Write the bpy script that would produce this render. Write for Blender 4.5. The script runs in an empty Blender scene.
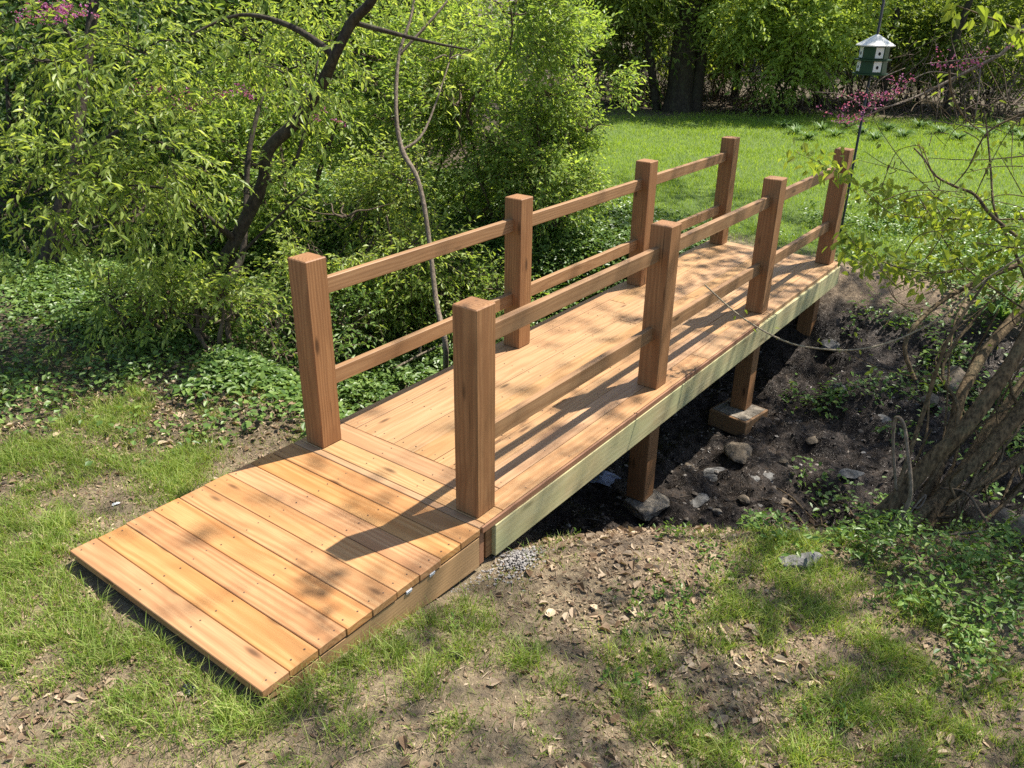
import bpy, math, random
import numpy as np
from mathutils import Vector, Matrix
rng = np.random.default_rng(7)
random.seed(7)
SC = bpy.context.scene
COL = SC.collection

# ------------------------------------------------------------------ camera
F_PX = 817.05
YAW, PITCH, ROLL = 0.635827, -0.439850, 0.013952
CAM = np.array([-2.632391, -2.157081, 2.279070])
fw = np.array([math.cos(PITCH)*math.cos(YAW), math.cos(PITCH)*math.sin(YAW), math.sin(PITCH)])
rt = np.array([math.sin(YAW), -math.cos(YAW), 0.0]); up = np.cross(rt, fw)
RT = math.cos(ROLL)*rt+math.sin(ROLL)*up; UP = -math.sin(ROLL)*rt+math.cos(ROLL)*up
cam_d = bpy.data.cameras.new('camera'); cam = bpy.data.objects.new('camera', cam_d); COL.objects.link(cam)
M = Matrix(((RT[0], UP[0], -fw[0], CAM[0]), (RT[1], UP[1], -fw[1], CAM[1]), (RT[2], UP[2], -fw[2], CAM[2]), (0, 0, 0, 1)))
cam.matrix_world = M
cam_d.sensor_width = 36; cam_d.lens = 36*F_PX/1024; cam_d.clip_end = 2000; cam_d.clip_start = 0.05
SC.camera = cam
def ray(px, py): return fw+(px-512)/F_PX*RT-(py-384)/F_PX*UP
def at(px, py, d):                      # world point at forward depth d
    return CAM+ray(px, py)*d
def on_x(px, py, x): r = ray(px, py); return CAM+r*((x-CAM[0])/r[0])
def on_z(px, py, z): r = ray(px, py); return CAM+r*((z-CAM[2])/r[2])
def col(px, D):                         # ground xy at horizontal distance D in picture column px
    r = ray(px, 0)[:2]; r = r/np.linalg.norm(r); return CAM[:2]+r*D

# ------------------------------------------------------------------ light
SUN_EL = math.radians(58); SUN_AZ = math.atan2(-.26, .615)
sv = np.array([math.cos(SUN_EL)*math.cos(SUN_AZ), math.cos(SUN_EL)*math.sin(SUN_AZ), math.sin(SUN_EL)])
w = bpy.data.worlds.new("World"); SC.world = w; w.use_nodes = True
nt = w.node_tree; bg = nt.nodes['Background']
sk = nt.nodes.new('ShaderNodeTexSky'); sk.sky_type = 'NISHITA'; sk.sun_disc = False
sk.sun_elevation = SUN_EL; sk.sun_rotation = math.pi/2-SUN_AZ
nt.links.new(sk.outputs[0], bg.inputs[0]); bg.inputs[1].default_value = 0.1
sl = bpy.data.lights.new('sun', 'SUN'); sl.energy = 5.0; sl.angle = math.radians(0.6); sl.color = (1, .945, .86)
so = bpy.data.objects.new('sun', sl); COL.objects.link(so)
so.rotation_euler = Vector(-sv).to_track_quat('-Z', 'Y').to_euler(); so.location = (10, -4, 20)
SC.view_settings.view_transform = 'Standard'; SC.view_settings.look = 'None'
SC.view_settings.exposure = 1.22; SC.view_settings.gamma = 1; SC.view_settings.use_curve_mapping = False
SC.render.engine = 'CYCLES'
cy = SC.cycles; cy.use_denoising = False; cy.max_bounces = 6; cy.diffuse_bounces = 3; cy.glossy_bounces = 2
cy.transmission_bounces = 4; cy.transparent_max_bounces = 4; cy.caustics_reflective = False; cy.caustics_refractive = False
cy.use_adaptive_sampling = False
try: cy.denoising_prefilter = 'ACCURATE'
except Exception: pass

# ------------------------------------------------------------------ noise
def _h(i, j, k, s):
    n = (i*374761393+j*668265263+k*2147483647+s*974634777) & 0xffffffff
    n = ((n ^ (n >> 13))*1274126177) & 0xffffffff
    return ((n ^ (n >> 16)) & 0xffff)/65535.0
def vnoise(x, y, z=None, s=0):
    x = np.asarray(x, float); y = np.asarray(y, float); z = np.zeros_like(x) if z is None else np.asarray(z, float)
    xi, yi, zi = np.floor(x).astype(np.int64), np.floor(y).astype(np.int64), np.floor(z).astype(np.int64)
    u, v, t = x-xi, y-yi, z-zi
    u, v, t = u*u*(3-2*u), v*v*(3-2*v), t*t*(3-2*t)
    r = 0
    for a in (0, 1):
        for b in (0, 1):
            for c in (0, 1):
                r = r+_h(xi+a, yi+b, zi+c, s)*(u if a else 1-u)*(v if b else 1-v)*(t if c else 1-t)
    return r
def fbm(x, y, o=4, s=0):
    r = 0; a = .5; f = 1
    for k in range(o): r = r+a*(vnoise(x*f, y*f, None, s+k*17)-.5); a *= .5; f *= 2.03
    return r
def sm(a, b, x): t = np.clip((x-a)/(b-a), 0, 1); return t*t*(3-2*t)

# ------------------------------------------------------------------ terrain
RY = [-30, -6, -2.3, -1.5, -.9, 0, 1.2, 2.5, 5.4, 9, 30]
R_NL = [6, 2.9, 1.8, 1.3, .7, -.05, .1, .6, 1.0, 1.2, 3]      # near lip
R_NB = [7, 3.8, 2.8, 2.6, 2.3, 1.55, 1.5, 1.6, 1.9, 2.2, 4]      # near bottom
R_FB = [8.5, 5, 4.3, 4.3, 4.4, 4.4, 3.9, 3.3, 2.9, 3.0, 5]       # far bottom
R_FL = [10, 6.6, 6.2, 6.3, 6.2, 6.0, 5.4, 4.8, 4.1, 4.2, 6.2]    # far lip
def ravine(x, y):
    nl, nb, fb, fl = (np.interp(y, RY, a) for a in (R_NL, R_NB, R_FB, R_FL))
    wob = fbm(x*.9, y*.9, 3, 5)*.5
    return sm(nl, nb, x+wob)*(1-sm(fb, fl, x+wob))
def H(x, y):
    x = np.asarray(x, float); y = np.asarray(y, float)
    m = ravine(x, y)
    base = -.085-.15*sm(-1.35, -.1, x)*(1-.45*sm(1.2, 2.4, y))-.06*sm(-.6, -1.6, y)*sm(-1.5, 0, x)
    base = base+(-.18-base)*sm(4, 6, x)
    base = base+sm(24, 60, np.hypot(x, y))*1.2
    bot = -.97+.32*sm(2, 6, y)+.2*sm(3.4, 4.6, x)*sm(.2, -.8, y)
    near = 1-sm(9, 14, np.hypot(x-1, y))
    rough = .4+.9*m
    n = fbm(x*1.1, y*1.1, 3, 1)*.10*(.35+m)+(fbm(x*3.6, y*3.6, 3, 2)*(.06+.14*m)+fbm(x*14, y*14, 3, 3)*(.05+.035*m))*rough*near
    h = base*(1-m)+bot*m+n
    # keep clear of the ramp and deck underside
    under = sm(-1.62, -1.45, x)*(1-sm(-.2, 0, x))*sm(-.3, -.12, y)*(1-sm(1.2, 1.4, y))
    cap = -.075-.17*sm(-1.4, -.1, x)
    h = np.where(under > 0, h*(1-under)+np.minimum(h, cap)*under, h)
    return h
def grid_lines(a, b, lo, hi, d):
    xs = list(np.arange(a, b+1e-6, d)); s = d
    x = b
    while x < hi: s *= 1.12; x += s; xs.append(x)
    x = a; s = d; pre = []
    while x > lo: s *= 1.12; x -= s; pre.append(x)
    return np.array(pre[::-1]+xs)

# ------------------------------------------------------------------ mesh helpers
class Geo:
    def __init__(s): s.v = []; s.f = []; s.g = []; s.n = 0; s.m = []
    def add(s, v, faces, g=None, mi=0):
        """v (N,3); faces: list of int arrays (K,3) or (K,4)"""
        v = np.asarray(v, float).reshape(-1, 3)
        s.v.append(v); s.g.append(np.zeros_like(v) if g is None else np.asarray(g, float).reshape(-1, 3))
        for f in faces:
            f = np.asarray(f, np.int64)
            if len(f): s.f.append(f+s.n); s.m.append(np.full(len(f), mi))
        s.n += len(v)
    def mesh(s, name, mats, smooth=False, grain=False):
        me = bpy.data.meshes.new(name)
        v = np.concatenate(s.v); me.vertices.add(len(v)); me.vertices.foreach_set('co', v.astype(np.float32).ravel())
        tot = np.concatenate([np.full(len(f), f.shape[1]) for f in s.f]); loops = np.concatenate([f.ravel() for f in s.f])
        st = np.concatenate([[0], np.cumsum(tot)[:-1]])
        me.loops.add(len(loops)); me.loops.foreach_set('vertex_index', loops.astype(np.int32))
        me.polygons.add(len(tot)); me.polygons.foreach_set('loop_start', st.astype(np.int32))
        try: me.polygons.foreach_set('loop_total', tot.astype(np.int32))
        except Exception: pass
        if not isinstance(mats, (list, tuple)): mats = [mats]
        for m in mats: me.materials.append(m)
        me.polygons.foreach_set('material_index', np.concatenate(s.m).astype(np.int32))
        me.polygons.foreach_set('use_smooth', np.full(len(tot), smooth))
        if grain:
            a = me.attributes.new('grain', 'FLOAT_VECTOR', 'POINT'); a.data.foreach_set('vector', np.concatenate(s.g).astype(np.float32).ravel())
        me.update(calc_edges=True)
        return me
def tag(o, label=None, cat=None, group=None, kind=None):
    if label: o['label'] = label
    if cat: o['category'] = cat
    if group: o['group'] = group
    if kind: o['kind'] = kind
    return o
def empty(name, loc=(0, 0, 0), rz=0):
    o = bpy.data.objects.new(name, None); o.empty_display_size = .1; COL.objects.link(o); o.location = loc; o.rotation_euler = (0, 0, rz); return o
def put(name, geo, mats, parent=None, smooth=False, grain=False, origin=None):
    if origin is not None:
        geo.v = [a-np.asarray(origin) for a in geo.v]
    o = bpy.data.objects.new(name, geo.mesh(name, mats, smooth, grain)); COL.objects.link(o)
    if parent is not None: o.parent = parent
    if origin is not None: o.location = tuple(float(q) for q in origin)
    return o

_off = np.random.default_rng(3)
def cbox(G, c, size, R=None, bev=.003, mi=0, taper=None):
    """chamfered box, 'grain' follows its longest side; taper=(axis, lo, hi): scales z extent"""
    c = np.asarray(c, float); h = np.asarray(size, float)/2; b = min(bev, h.min()*.4)
    V = []; idx = {}
    for sx in (-1, 1):
        for sy in (-1, 1):
            for sz in (-1, 1):
                for ax in range(3):
                    p = np.array([sx, sy, sz])*(h-b); p[ax] = (sx, sy, sz)[ax]*h[ax]
                    idx[(sx, sy, sz, ax)] = len(V); V.append(p)
    V = np.array(V); Q = []; T = []
    I = lambda s, ax: idx[(s[0], s[1], s[2], ax)]
    for ax in range(3):
        o1, o2 = [(1, 2), (2, 0), (0, 1)][ax]
        for sg in (-1, 1):
            q = []
            for a_, b_ in ((-1, -1), (1, -1), (1, 1), (-1, 1)):
                s_ = [0, 0, 0]; s_[ax] = sg; s_[o1] = a_; s_[o2] = b_; q.append(I(s_, ax))
            Q.append(q if sg > 0 else q[::-1])
        for a_ in (-1, 1):
            for b_ in (-1, 1):
                s0 = [0, 0, 0]; s1 = [0, 0, 0]; s0[ax] = -1; s1[ax] = 1
                for s_ in (s0, s1): s_[o1] = a_; s_[o2] = b_
                q = [I(s0, o1), I(s1, o1), I(s1, o2), I(s0, o2)]
                Q.append(q if a_*b_ < 0 else q[::-1])
    for sx in (-1, 1):
        for sy in (-1, 1):
            for sz in (-1, 1):
                t = [I((sx, sy, sz), 0), I((sx, sy, sz), 1), I((sx, sy, sz), 2)]
                T.append(t if sx*sy*sz > 0 else t[::-1])
    order = list(np.argsort(-h)); g = V[:, order].copy()
    g[:, 0] += _off.uniform(0, 40); g[:, 1] += _off.uniform(-.06, .06)+_off.integers(0, 9)*3; g[:, 2] += _off.uniform(.03, .11)
    if R is not None: V = V@np.asarray(R).T
    G.add(V+c, [np.array(Q), np.array(T)], g, mi)
def rotz(a): c, s = math.cos(a), math.sin(a); return np.array([[c, -s, 0], [s, c, 0], [0, 0, 1.]])

def smooth_path(P, R, sub=5):
    P = np.asarray(P, float); R = np.asarray(R, float); n = len(P)
    if n < 3: return P, R
    out = []; ro = []
    for i in range(n-1):
        p0, p1, p2, p3 = P[max(i-1, 0)], P[i], P[i+1], P[min(i+2, n-1)]
        for t in np.linspace(0, 1, sub, endpoint=False):
            out.append(.5*((2*p1)+(-p0+p2)*t+(2*p0-5*p1+4*p2-p3)*t*t+(-p0+3*p1-3*p2+p3)*t**3)); ro.append(R[i]*(1-t)+R[i+1]*t)
    out.append(P[-1]); ro.append(R[-1])
    return np.array(out), np.array(ro)
def tube(G, P, R, sides=6, sub=5, mi=0, rough=.0, seed=0):
    P, R = smooth_path(P, R, sub); n = len(P)
    T = np.gradient(P, axis=0); T /= np.linalg.norm(T, axis=1)[:, None]+1e-9
    a = np.array([0, 0, 1.]) if abs(T[0][2]) < .9 else np.array([1., 0, 0])
    V = []
    for i in range(n):
        a = a-T[i]*(a@T[i]); a /= np.linalg.norm(a)+1e-9; b = np.cross(T[i], a)
        th = np.arange(sides)*2*math.pi/sides
        rr = R[i]*(1+rough*(vnoise(np.cos(th)*1.6+seed, np.sin(th)*1.6, np.full(sides, i*.35), 9)-.5)*2)
        V.append(P[i]+np.outer(np.cos(th)*rr, a)+np.outer(np.sin(th)*rr, b))
    V = np.concatenate(V); f = []
    i = np.arange(n-1)[:, None]*sides; k = np.arange(sides)[None]; k2 = (k+1) % sides
    q = np.stack([i+k, i+k2, i+sides+k2, i+sides+k], -1).reshape(-1, 4)
    V = np.concatenate([V, P[-1:]]); tp = np.stack([np.arange(sides)+(n-1)*sides, (np.arange(sides)+1) % sides+(n-1)*sides, np.full(sides, n*sides)], -1)
    g = np.repeat(np.arange(n)*.05, sides); g = np.concatenate([g, [n*.05]])
    G.add(V, [q, tp], np.stack([g, V[:, 0], V[:, 1]], -1), mi)
def nrm(a): return a/(np.linalg.norm(a, axis=-1, keepdims=True)+1e-9)
def leaves(G, pos, d, n, L, ratio=.42, fold=.25, curl=.15, mi=0, simple=False):
    """pos base point, d tip direction, n upper side"""
    N = len(pos)
    if N == 0: return
    L = np.broadcast_to(np.asarray(L, float), (N,))[:, None]
    d = nrm(d); s = nrm(np.cross(d, n)); n = nrm(np.cross(s, d)); W = L*ratio/2
    base = pos; tip = pos+d*L-n*L*curl
    i = np.arange(N)[:, None]
    if simple:
        m = pos+d*L*.45+n*W*fold*.6
        V = np.stack([base, m+s*W, tip, m-s*W], 1).reshape(-1, 3)
        G.add(V, [i*4+np.array([[0, 1, 2, 3]])], None, mi); return
    a1 = pos+d*L*.3+n*W*fold; a2 = pos+d*L*.68+n*(W*fold*.8-L*curl*.35)
    V = np.stack([base, a1+s*W*.95, a2+s*W*.72, tip, a2-s*W*.72, a1-s*W*.95], 1).reshape(-1, 3)
    G.add(V, [i*6+np.array([[0, 1, 2, 3]]), i*6+np.array([[0, 3, 4, 5]])], None, mi)
def rdir(N, r=rng): return nrm(r.normal(size=(N, 3)))
def twigs(Gl, Gt, start, d, length, m, L, ratio=.42, droop=.4, jit=.35, twig_r=.0022, mi=0, simple=False, updown=.7, lvar=.5, r=rng):
    """leafy shoots: start (K,3), direction d (K,3), leaves in alternate pairs along each"""
    K = len(start)
    if K == 0: return
    d = nrm(d); ln = np.broadcast_to(length, (K,))[:, None]*r.uniform(.6, 1.25, (K, 1))
    t = (np.arange(m)+.6)/m
    P = start[:, None]+d[:, None]*ln[:, None]*t[None, :, None]; P[..., 2] -= droop*(ln*(t[None]**2))*.6
    side = nrm(np.cross(d, np.array([0, 0, 1.])+r.normal(size=(K, 3))*.3))
    sg = np.where(np.arange(m) % 2 == 0, 1, -1)[None, :, None]
    ld = d[:, None]*.7+side[:, None]*sg*.9+r.normal(size=(K, m, 3))*jit; ld[..., 2] -= droop
    ld[:, -1] = d+r.normal(size=(K, 3))*jit*.6-np.array([0, 0, droop])
    nn = np.array([0, 0, 1.])*updown*.6+sv*.55+r.normal(size=(K, m, 3))*.5
    sz = L*(1+r.uniform(-lvar, lvar, (K, m)))
    leaves(Gl, P.reshape(-1, 3), ld.reshape(-1, 3), nn.reshape(-1, 3), sz.ravel(), ratio, .3, .12+droop*.2, mi, simple)
    if Gt is not None:
        mid = start+d*ln*.5; mid[:, 2] -= droop*ln[:, 0]*.15; end = start+d*ln; end[:, 2] -= droop*ln[:, 0]*.6
        V = []
        for Pp, rr in ((start, twig_r), (mid, twig_r*.75), (end, twig_r*.4)):
            for a in range(3):
                o = side*math.cos(a*2.094)+np.cross(side, d)*math.sin(a*2.094); V.append(Pp+o*rr)
        V = np.stack(V, 1).reshape(-1, 3); i = np.arange(K)[:, None, None]*9
        q = np.array([[l*3+a, l*3+(a+1) % 3, l*3+3+(a+1) % 3, l*3+3+a] for l in (0, 1) for a in range(3)])[None]
        Gt.add(V, [(i+q).reshape(-1, 4)], None, 0)
def lobe_pts(c, rad, K, shell=.45, gap=.42, gscale=1.6, r=rng, seed=0, floor=None):
    """points through an uneven ellipsoid volume, denser near its outside, with gaps"""
    c = np.asarray(c, float); rad = np.asarray(rad, float)
    out = []; got = 0
    for _ in range(12):
        d = rdir(K*2, r); q = r.uniform(0, 1, K*2)**shell
        wob = .72+.6*vnoise(d[:, 0]*2.2+5+seed, d[:, 1]*2.2+c[0], d[:, 2]*2.2+c[1], 31)
        p = c+d*rad*(q*wob)[:, None]
        keep = vnoise(p[:, 0]*gscale, p[:, 1]*gscale, p[:, 2]*gscale*1.3, 77+seed) > gap
        keep &= p[:, 2] > (H(p[:, 0], p[:, 1])+.02)
        out.append(np.concatenate([p[keep], d[keep]], 1)); got += keep.sum()
        if got >= K: break
    o = np.concatenate(out)[:K]; return o[:, :3], o[:, 3:]

# ------------------------------------------------------------------ materials
class NT:
    def __init__(s, name):
        s.m = bpy.data.materials.new(name); s.m.use_nodes = True; s.t = s.m.node_tree; s.t.nodes.clear()
        s.out = s.t.nodes.new('ShaderNodeOutputMaterial')
    def n(s, k, **kw):
        x = s.t.nodes.new('ShaderNode'+k)
        for a, b in kw.items(): setattr(x, a, b)
        return x
    def l(s, a, b): s.t.links.new(a, b)
    def val(s, x, v):
        if isinstance(v, bpy.types.NodeSocket): s.l(v, x)
        else:
            x.default_value = v
    def math(s, op, a, b=0, c=None, clamp=False):
        x = s.n('Math', operation=op, use_clamp=clamp); s.val(x.inputs[0], a); s.val(x.inputs[1], b)
        if c is not None: s.val(x.inputs[2], c)
        return x.outputs[0]
    def vmath(s, op, a, b=None):
        x = s.n('VectorMath', operation=op); s.val(x.inputs[0], a)
        if b is not None: s.val(x.inputs[1], b)
        return x.outputs[0] if op != 'LENGTH' else x.outputs[1]
    def noise(s, vec, scale, detail=4, rough=.55, dist=0):
        x = s.n('TexNoise'); s.val(x.inputs['Vector'], vec); x.inputs['Scale'].default_value = scale
        x.inputs['Detail'].default_value = detail; x.inputs['Roughness'].default_value = rough; x.inputs['Distortion'].default_value = dist
        return x.outputs
    def ramp(s, fac, stops):
        x = s.n('ValToRGB'); s.val(x.inputs[0], fac); e = x.color_ramp.elements
        while len(e) < len(stops): e.new(.5)
        for i, (p, c) in enumerate(stops): e[i].position = p; e[i].color = (*c, 1) if len(c) == 3 else c
        return x.outputs[0]
    def mix(s, fac, a, b, mode='MIX'):
        x = s.n('Mix', data_type='RGBA', blend_type=mode); s.val(x.inputs[0], fac)
        for i, v in ((6, a), (7, b)):
            if isinstance(v, bpy.types.NodeSocket): s.l(v, x.inputs[i])
            else: x.inputs[i].default_value = (*v, 1)
        return x.outputs[2]
    def bsdf(s, color, rough=.6, normal=None, spec=.3, metal=0):
        b = s.n('BsdfPrincipled'); s.val(b.inputs['Base Color'], color if isinstance(color, bpy.types.NodeSocket) else (*color, 1))
        s.val(b.inputs['Roughness'], rough); s.val(b.inputs['Specular IOR Level'], spec); b.inputs['Metallic'].default_value = metal
        if normal is not None: s.l(normal, b.inputs['Normal'])
        return b
    def bump(s, h, strength=.4, dist=.01):
        b = s.n('Bump'); s.l(h, b.inputs['Height']); b.inputs['Strength'].default_value = strength; b.inputs['Distance'].default_value = dist
        return b.outputs[0]
    def done(s, sh): s.l(sh, s.out.inputs[0]); return s.m

def wood(name, light, mid, dark, green=0, rough=.55, ring=.5, sat=.1, knots=1.0, stain=.25, period=.018, checks=0):
    m = NT(name); at_ = m.n('Attribute', attribute_name='grain').outputs['Vector']
    geo = m.n('NewGeometry'); rnd = geo.outputs['Random Per Island']
    slow = m.noise(m.vmath('MULTIPLY', at_, (1.3, 7, 7)), 1.0, 2)[1]
    dv = m.vmath('MULTIPLY', m.vmath('SUBTRACT', slow, (.5, .5, .5)), (0, .055, .055))
    sep = m.n('SeparateXYZ'); m.l(m.vmath('ADD', at_, dv), sep.inputs[0])
    yw = m.math('SUBTRACT', m.math('MODULO', m.math('ADD', sep.outputs[1], 1.5), 3.0), 1.5)
    cmb = m.n('CombineXYZ'); m.l(yw, cmb.inputs[1]); m.l(sep.outputs[2], cmb.inputs[2])
    d = m.vmath('LENGTH', cmb.outputs[0])
    ph = m.math('MULTIPLY', d, 2*math.pi/period)
    rings = m.math('MULTIPLY_ADD', m.math('SINE', ph), .5, .5)
    rings = m.math('POWER', rings, 1.25)
    fib = m.noise(m.vmath('MULTIPLY', at_, (3.5, 160, 160)), 1.0, 3)[0]
    pat = m.noise(m.vmath('MULTIPLY', at_, (2.2, 9, 9)), 1.0, 3)[0]
    base = m.mix(m.math('MULTIPLY', rings, ring), light, mid)
    base = m.mix(m.ramp(fib, [(.35, (0, 0, 0)), (.75, (.45, .45, .45))]), base, dark)
    base = m.mix(m.ramp(pat, [(.42, (0, 0, 0)), (.72, (stain*2, stain*2, stain*2))]), base, mid)
    if checks:
        ck = m.noise(m.vmath('MULTIPLY', at_, (.9, 34, 34)), 1.0, 2, .5, .3)[0]
        base = m.mix(m.math('MULTIPLY', m.ramp(ck, [(.69, (0, 0, 0)), (.725, (1, 1, 1))]), checks), base, tuple(c*.18 for c in dark))
    # knots
    vo = m.n('TexVoronoi', feature='F1'); m.l(m.vmath('MULTIPLY', at_, (2.6, 9.5, 9.5)), vo.inputs['Vector']); vo.inputs['Scale'].default_value = 1
    kc = m.n('SeparateColor'); m.l(vo.outputs['Color'], kc.inputs[0])
    kd = m.math('MULTIPLY', m.ramp(vo.outputs['Distance'], [(.07, (1, 1, 1)), (.17, (0, 0, 0))]), m.math('GREATER_THAN', kc.outputs[0], 1-.55*knots))
    base = m.mix(m.math('MULTIPLY', kd, .8), base, tuple(c*.35 for c in dark))
    blot = m.noise(m.vmath('MULTIPLY', at_, (1.6, 5, 5)), 1.0, 4, .65, .6)[0]
    base = m.mix(m.math('MULTIPLY', m.ramp(blot, [(.5, (0, 0, 0)), (.68, (1, 1, 1))]), stain*1.5), base, tuple(c*.72 for c in mid))
    # per board tone
    hs = m.n('HueSaturation'); m.l(base, hs.inputs['Color'])
    m.l(m.math('MULTIPLY_ADD', rnd, .007, .4965), hs.inputs['Hue'])
    r2 = m.math('FRACT', m.math('MULTIPLY', rnd, 17.3)); m.l(m.math('MULTIPLY_ADD', r2, .11, .945), hs.inputs['Value'])
    r3 = m.math('FRACT', m.math('MULTIPLY', rnd, 71.9)); m.l(m.math('MULTIPLY_ADD', r3, .1, .95), hs.inputs['Saturation'])
    c = hs.outputs[0]
    if green:
        gm = m.ramp(m.noise(m.vmath('MULTIPLY', at_, (3, 4, 4)), 1.0, 3)[0], [(.35, (0, 0, 0)), (.65, (1, 1, 1))])
        c = m.mix(m.math('MULTIPLY', gm, green), c, (.36, .38, .19))
    nrml = m.bump(m.math('ADD', fib, m.math('MULTIPLY', rings, .6)), .22, .0015)
    return m.done(m.bsdf(c, m.math('MULTIPLY_ADD', fib, .25, rough-.1), nrml, .28).outputs[0])

def leafmat(name, a, b, c, trans=.45, rough=.5, spec=.18, tcol=1.25):
    m = NT(name); g = m.n('NewGeometry'); r = g.outputs['Random Per Island']
    co = m.ramp(r, [(0, a), (.5, b), (1, c)])
    big = m.noise(m.n('TexCoord').outputs['Object'], 1.1, 4)[0]
    co = m.mix(m.math('MULTIPLY', m.ramp(big, [(.35, (0, 0, 0)), (.65, (1, 1, 1))]), .45), co, tuple(q*.75 for q in a))
    bs = m.bsdf(co, rough, None, spec)
    tr = m.n('BsdfTranslucent'); tc = m.mix(1.0, co, (tcol*1.15, tcol*1.1, .5*tcol), 'MULTIPLY'); m.l(tc, tr.inputs[0])
    mx = m.n('MixShader'); mx.inputs[0].default_value = trans; m.l(bs.outputs[0], mx.inputs[1]); m.l(tr.outputs[0], mx.inputs[2])
    return m.done(mx.outputs[0])
def simple(name, col_, rough=.6, nscale=20, var=.25, bump=.3, spec=.3, dist=.005, col2=None):
    m = NT(name); tc = m.n('TexCoord').outputs['Object']; nz = m.noise(tc, nscale, 5, .6)[0]
    c = m.mix(m.ramp(nz, [(.3, (0, 0, 0)), (.7, (1, 1, 1))]), tuple(q*(1-var) for q in col_), col2 or tuple(min(1, q*(1+var)) for q in col_))
    return m.done(m.bsdf(c, rough, m.bump(nz, bump, dist), spec).outputs[0])
def barkmat(name, a, b, scale=1):
    m = NT(name); tc = m.n('TexCoord').outputs['Object']
    n1 = m.noise(m.vmath('MULTIPLY', tc, (34*scale, 34*scale, 16*scale)), 1, 5, .65)[0]; n2 = m.noise(tc, 6*scale, 3)[0]
    c = m.mix(m.ramp(n1, [(.35, (0, 0, 0)), (.68, (1, 1, 1))]), a, b)
    c = m.mix(m.math('MULTIPLY', m.ramp(n2, [(.5, (0, 0, 0)), (.75, (1, 1, 1))]), .3), c, (.12, .13, .07))
    return m.done(m.bsdf(c, .85, m.bump(n1, .9, .012), .15).outputs[0])

W_DECK = wood('deck_wood', (.41, .25, .122), (.31, .165, .07), (.18, .088, .036), stain=.25, ring=.7)
W_RAMP = wood('ramp_wood', (.44, .245, .102), (.325, .15, .052), (.20, .09, .032), stain=.35, ring=.8, period=.022, knots=1.2)
W_POST = wood('post_wood', (.34, .17, .062), (.24, .108, .036), (.11, .052, .018), stain=.4, ring=.9, checks=.8, knots=1.3)
W_RAIL = wood('rail_wood', (.35, .20, .086), (.26, .135, .052), (.14, .068, .027), stain=.35, ring=.8, checks=.3)
W_FASC = wood('fascia_wood', (.54, .46, .25), (.44, .35, .16), (.26, .20, .08), green=.6, stain=.5, knots=1.4, ring=.8, period=.025, checks=.3)  # stronger stain and knots also put dappled light into the colour
W_STR = wood('stringer_wood', (.42, .26, .115), (.34, .19, .075), (.22, .12, .05), stain=.2)
W_RED = wood('red_edge_wood', (.31, .155, .075), (.25, .115, .055), (.15, .055, .027), stain=.2)
M_METAL = simple('galvanised_metal', (.5, .5, .5), .35, 60, .1, .1, .5)
M_SCREW = simple('dark_screw', (.09, .055, .035), .6, 60, .1, .1)
M_CONC = simple('concrete', (.21, .18, .14), .95, 22, .5, 1.0, .15, .02)
M_ROCK = simple('limestone', (.17, .135, .095), .9, 14, .5, 1.0, .15, .03)
M_ROCKG = simple('grey_limestone', (.14, .135, .125), .9, 16, .5, 1.0, .15, .03)
M_GRAVEL = simple('pale_gravel', (.25, .23, .21), .9, 40, .3, .6)
L_ASH = leafmat('ash_leaf', (.16, .24, .05), (.29, .37, .085), (.47, .54, .17), .52, .42, .3)
L_BUSH = leafmat('honeysuckle_leaf', (.14, .23, .05), (.26, .365, .085), (.42, .51, .14), .55, .42, .3)
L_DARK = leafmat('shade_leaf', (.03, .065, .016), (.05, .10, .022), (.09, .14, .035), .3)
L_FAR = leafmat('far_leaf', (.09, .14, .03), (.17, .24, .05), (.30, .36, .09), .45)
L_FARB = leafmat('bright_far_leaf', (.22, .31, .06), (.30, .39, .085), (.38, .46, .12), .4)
L_IVY = leafmat('ivy_leaf', (.065, .125, .025), (.12, .20, .045), (.22, .31, .075), .3, .4, .3)
L_VINE = leafmat('vine_leaf', (.08, .16, .03), (.13, .22, .04), (.21, .29, .06), .3, .42, .3)
L_SPRIG = leafmat('sprig_leaf', (.17, .24, .04), (.24, .31, .055), (.32, .37, .07), .5)
L_STRAP = leafmat('strap_leaf', (.07, .15, .035), (.12, .21, .05), (.18, .27, .08), .3)
L_GRASS = leafmat('grass_blade', (.14, .22, .038), (.23, .33, .055), (.44, .45, .16), .4)
L_LAWN = leafmat('lawn_blade', (.18, .29, .028), (.27, .40, .04), (.40, .50, .08), .4)
L_PINK = leafmat('redbud_blossom', (.30, .07, .22), (.42, .12, .32), (.50, .2, .38), .35)
L_DRY = leafmat('dry_leaf_litter', (.13, .08, .045), (.30, .21, .13), (.52, .41, .28), .15, .7, .2, 1.0)
L_POD = leafmat('seed_pod', (.05, .025, .02), (.08, .04, .03), (.10, .06, .04), .1)
B_DARK = barkmat('dark_bark', (.022, .018, .013), (.07, .055, .04))
B_BROWN = barkmat('brown_bark', (.05, .035, .02), (.15, .105, .06))
B_GREY = barkmat('grey_bark', (.09, .07, .05), (.24, .19, .14), 1.6)
B_TWIG = barkmat('twig_bark', (.07, .05, .035), (.16, .12, .08), 2)

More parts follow.
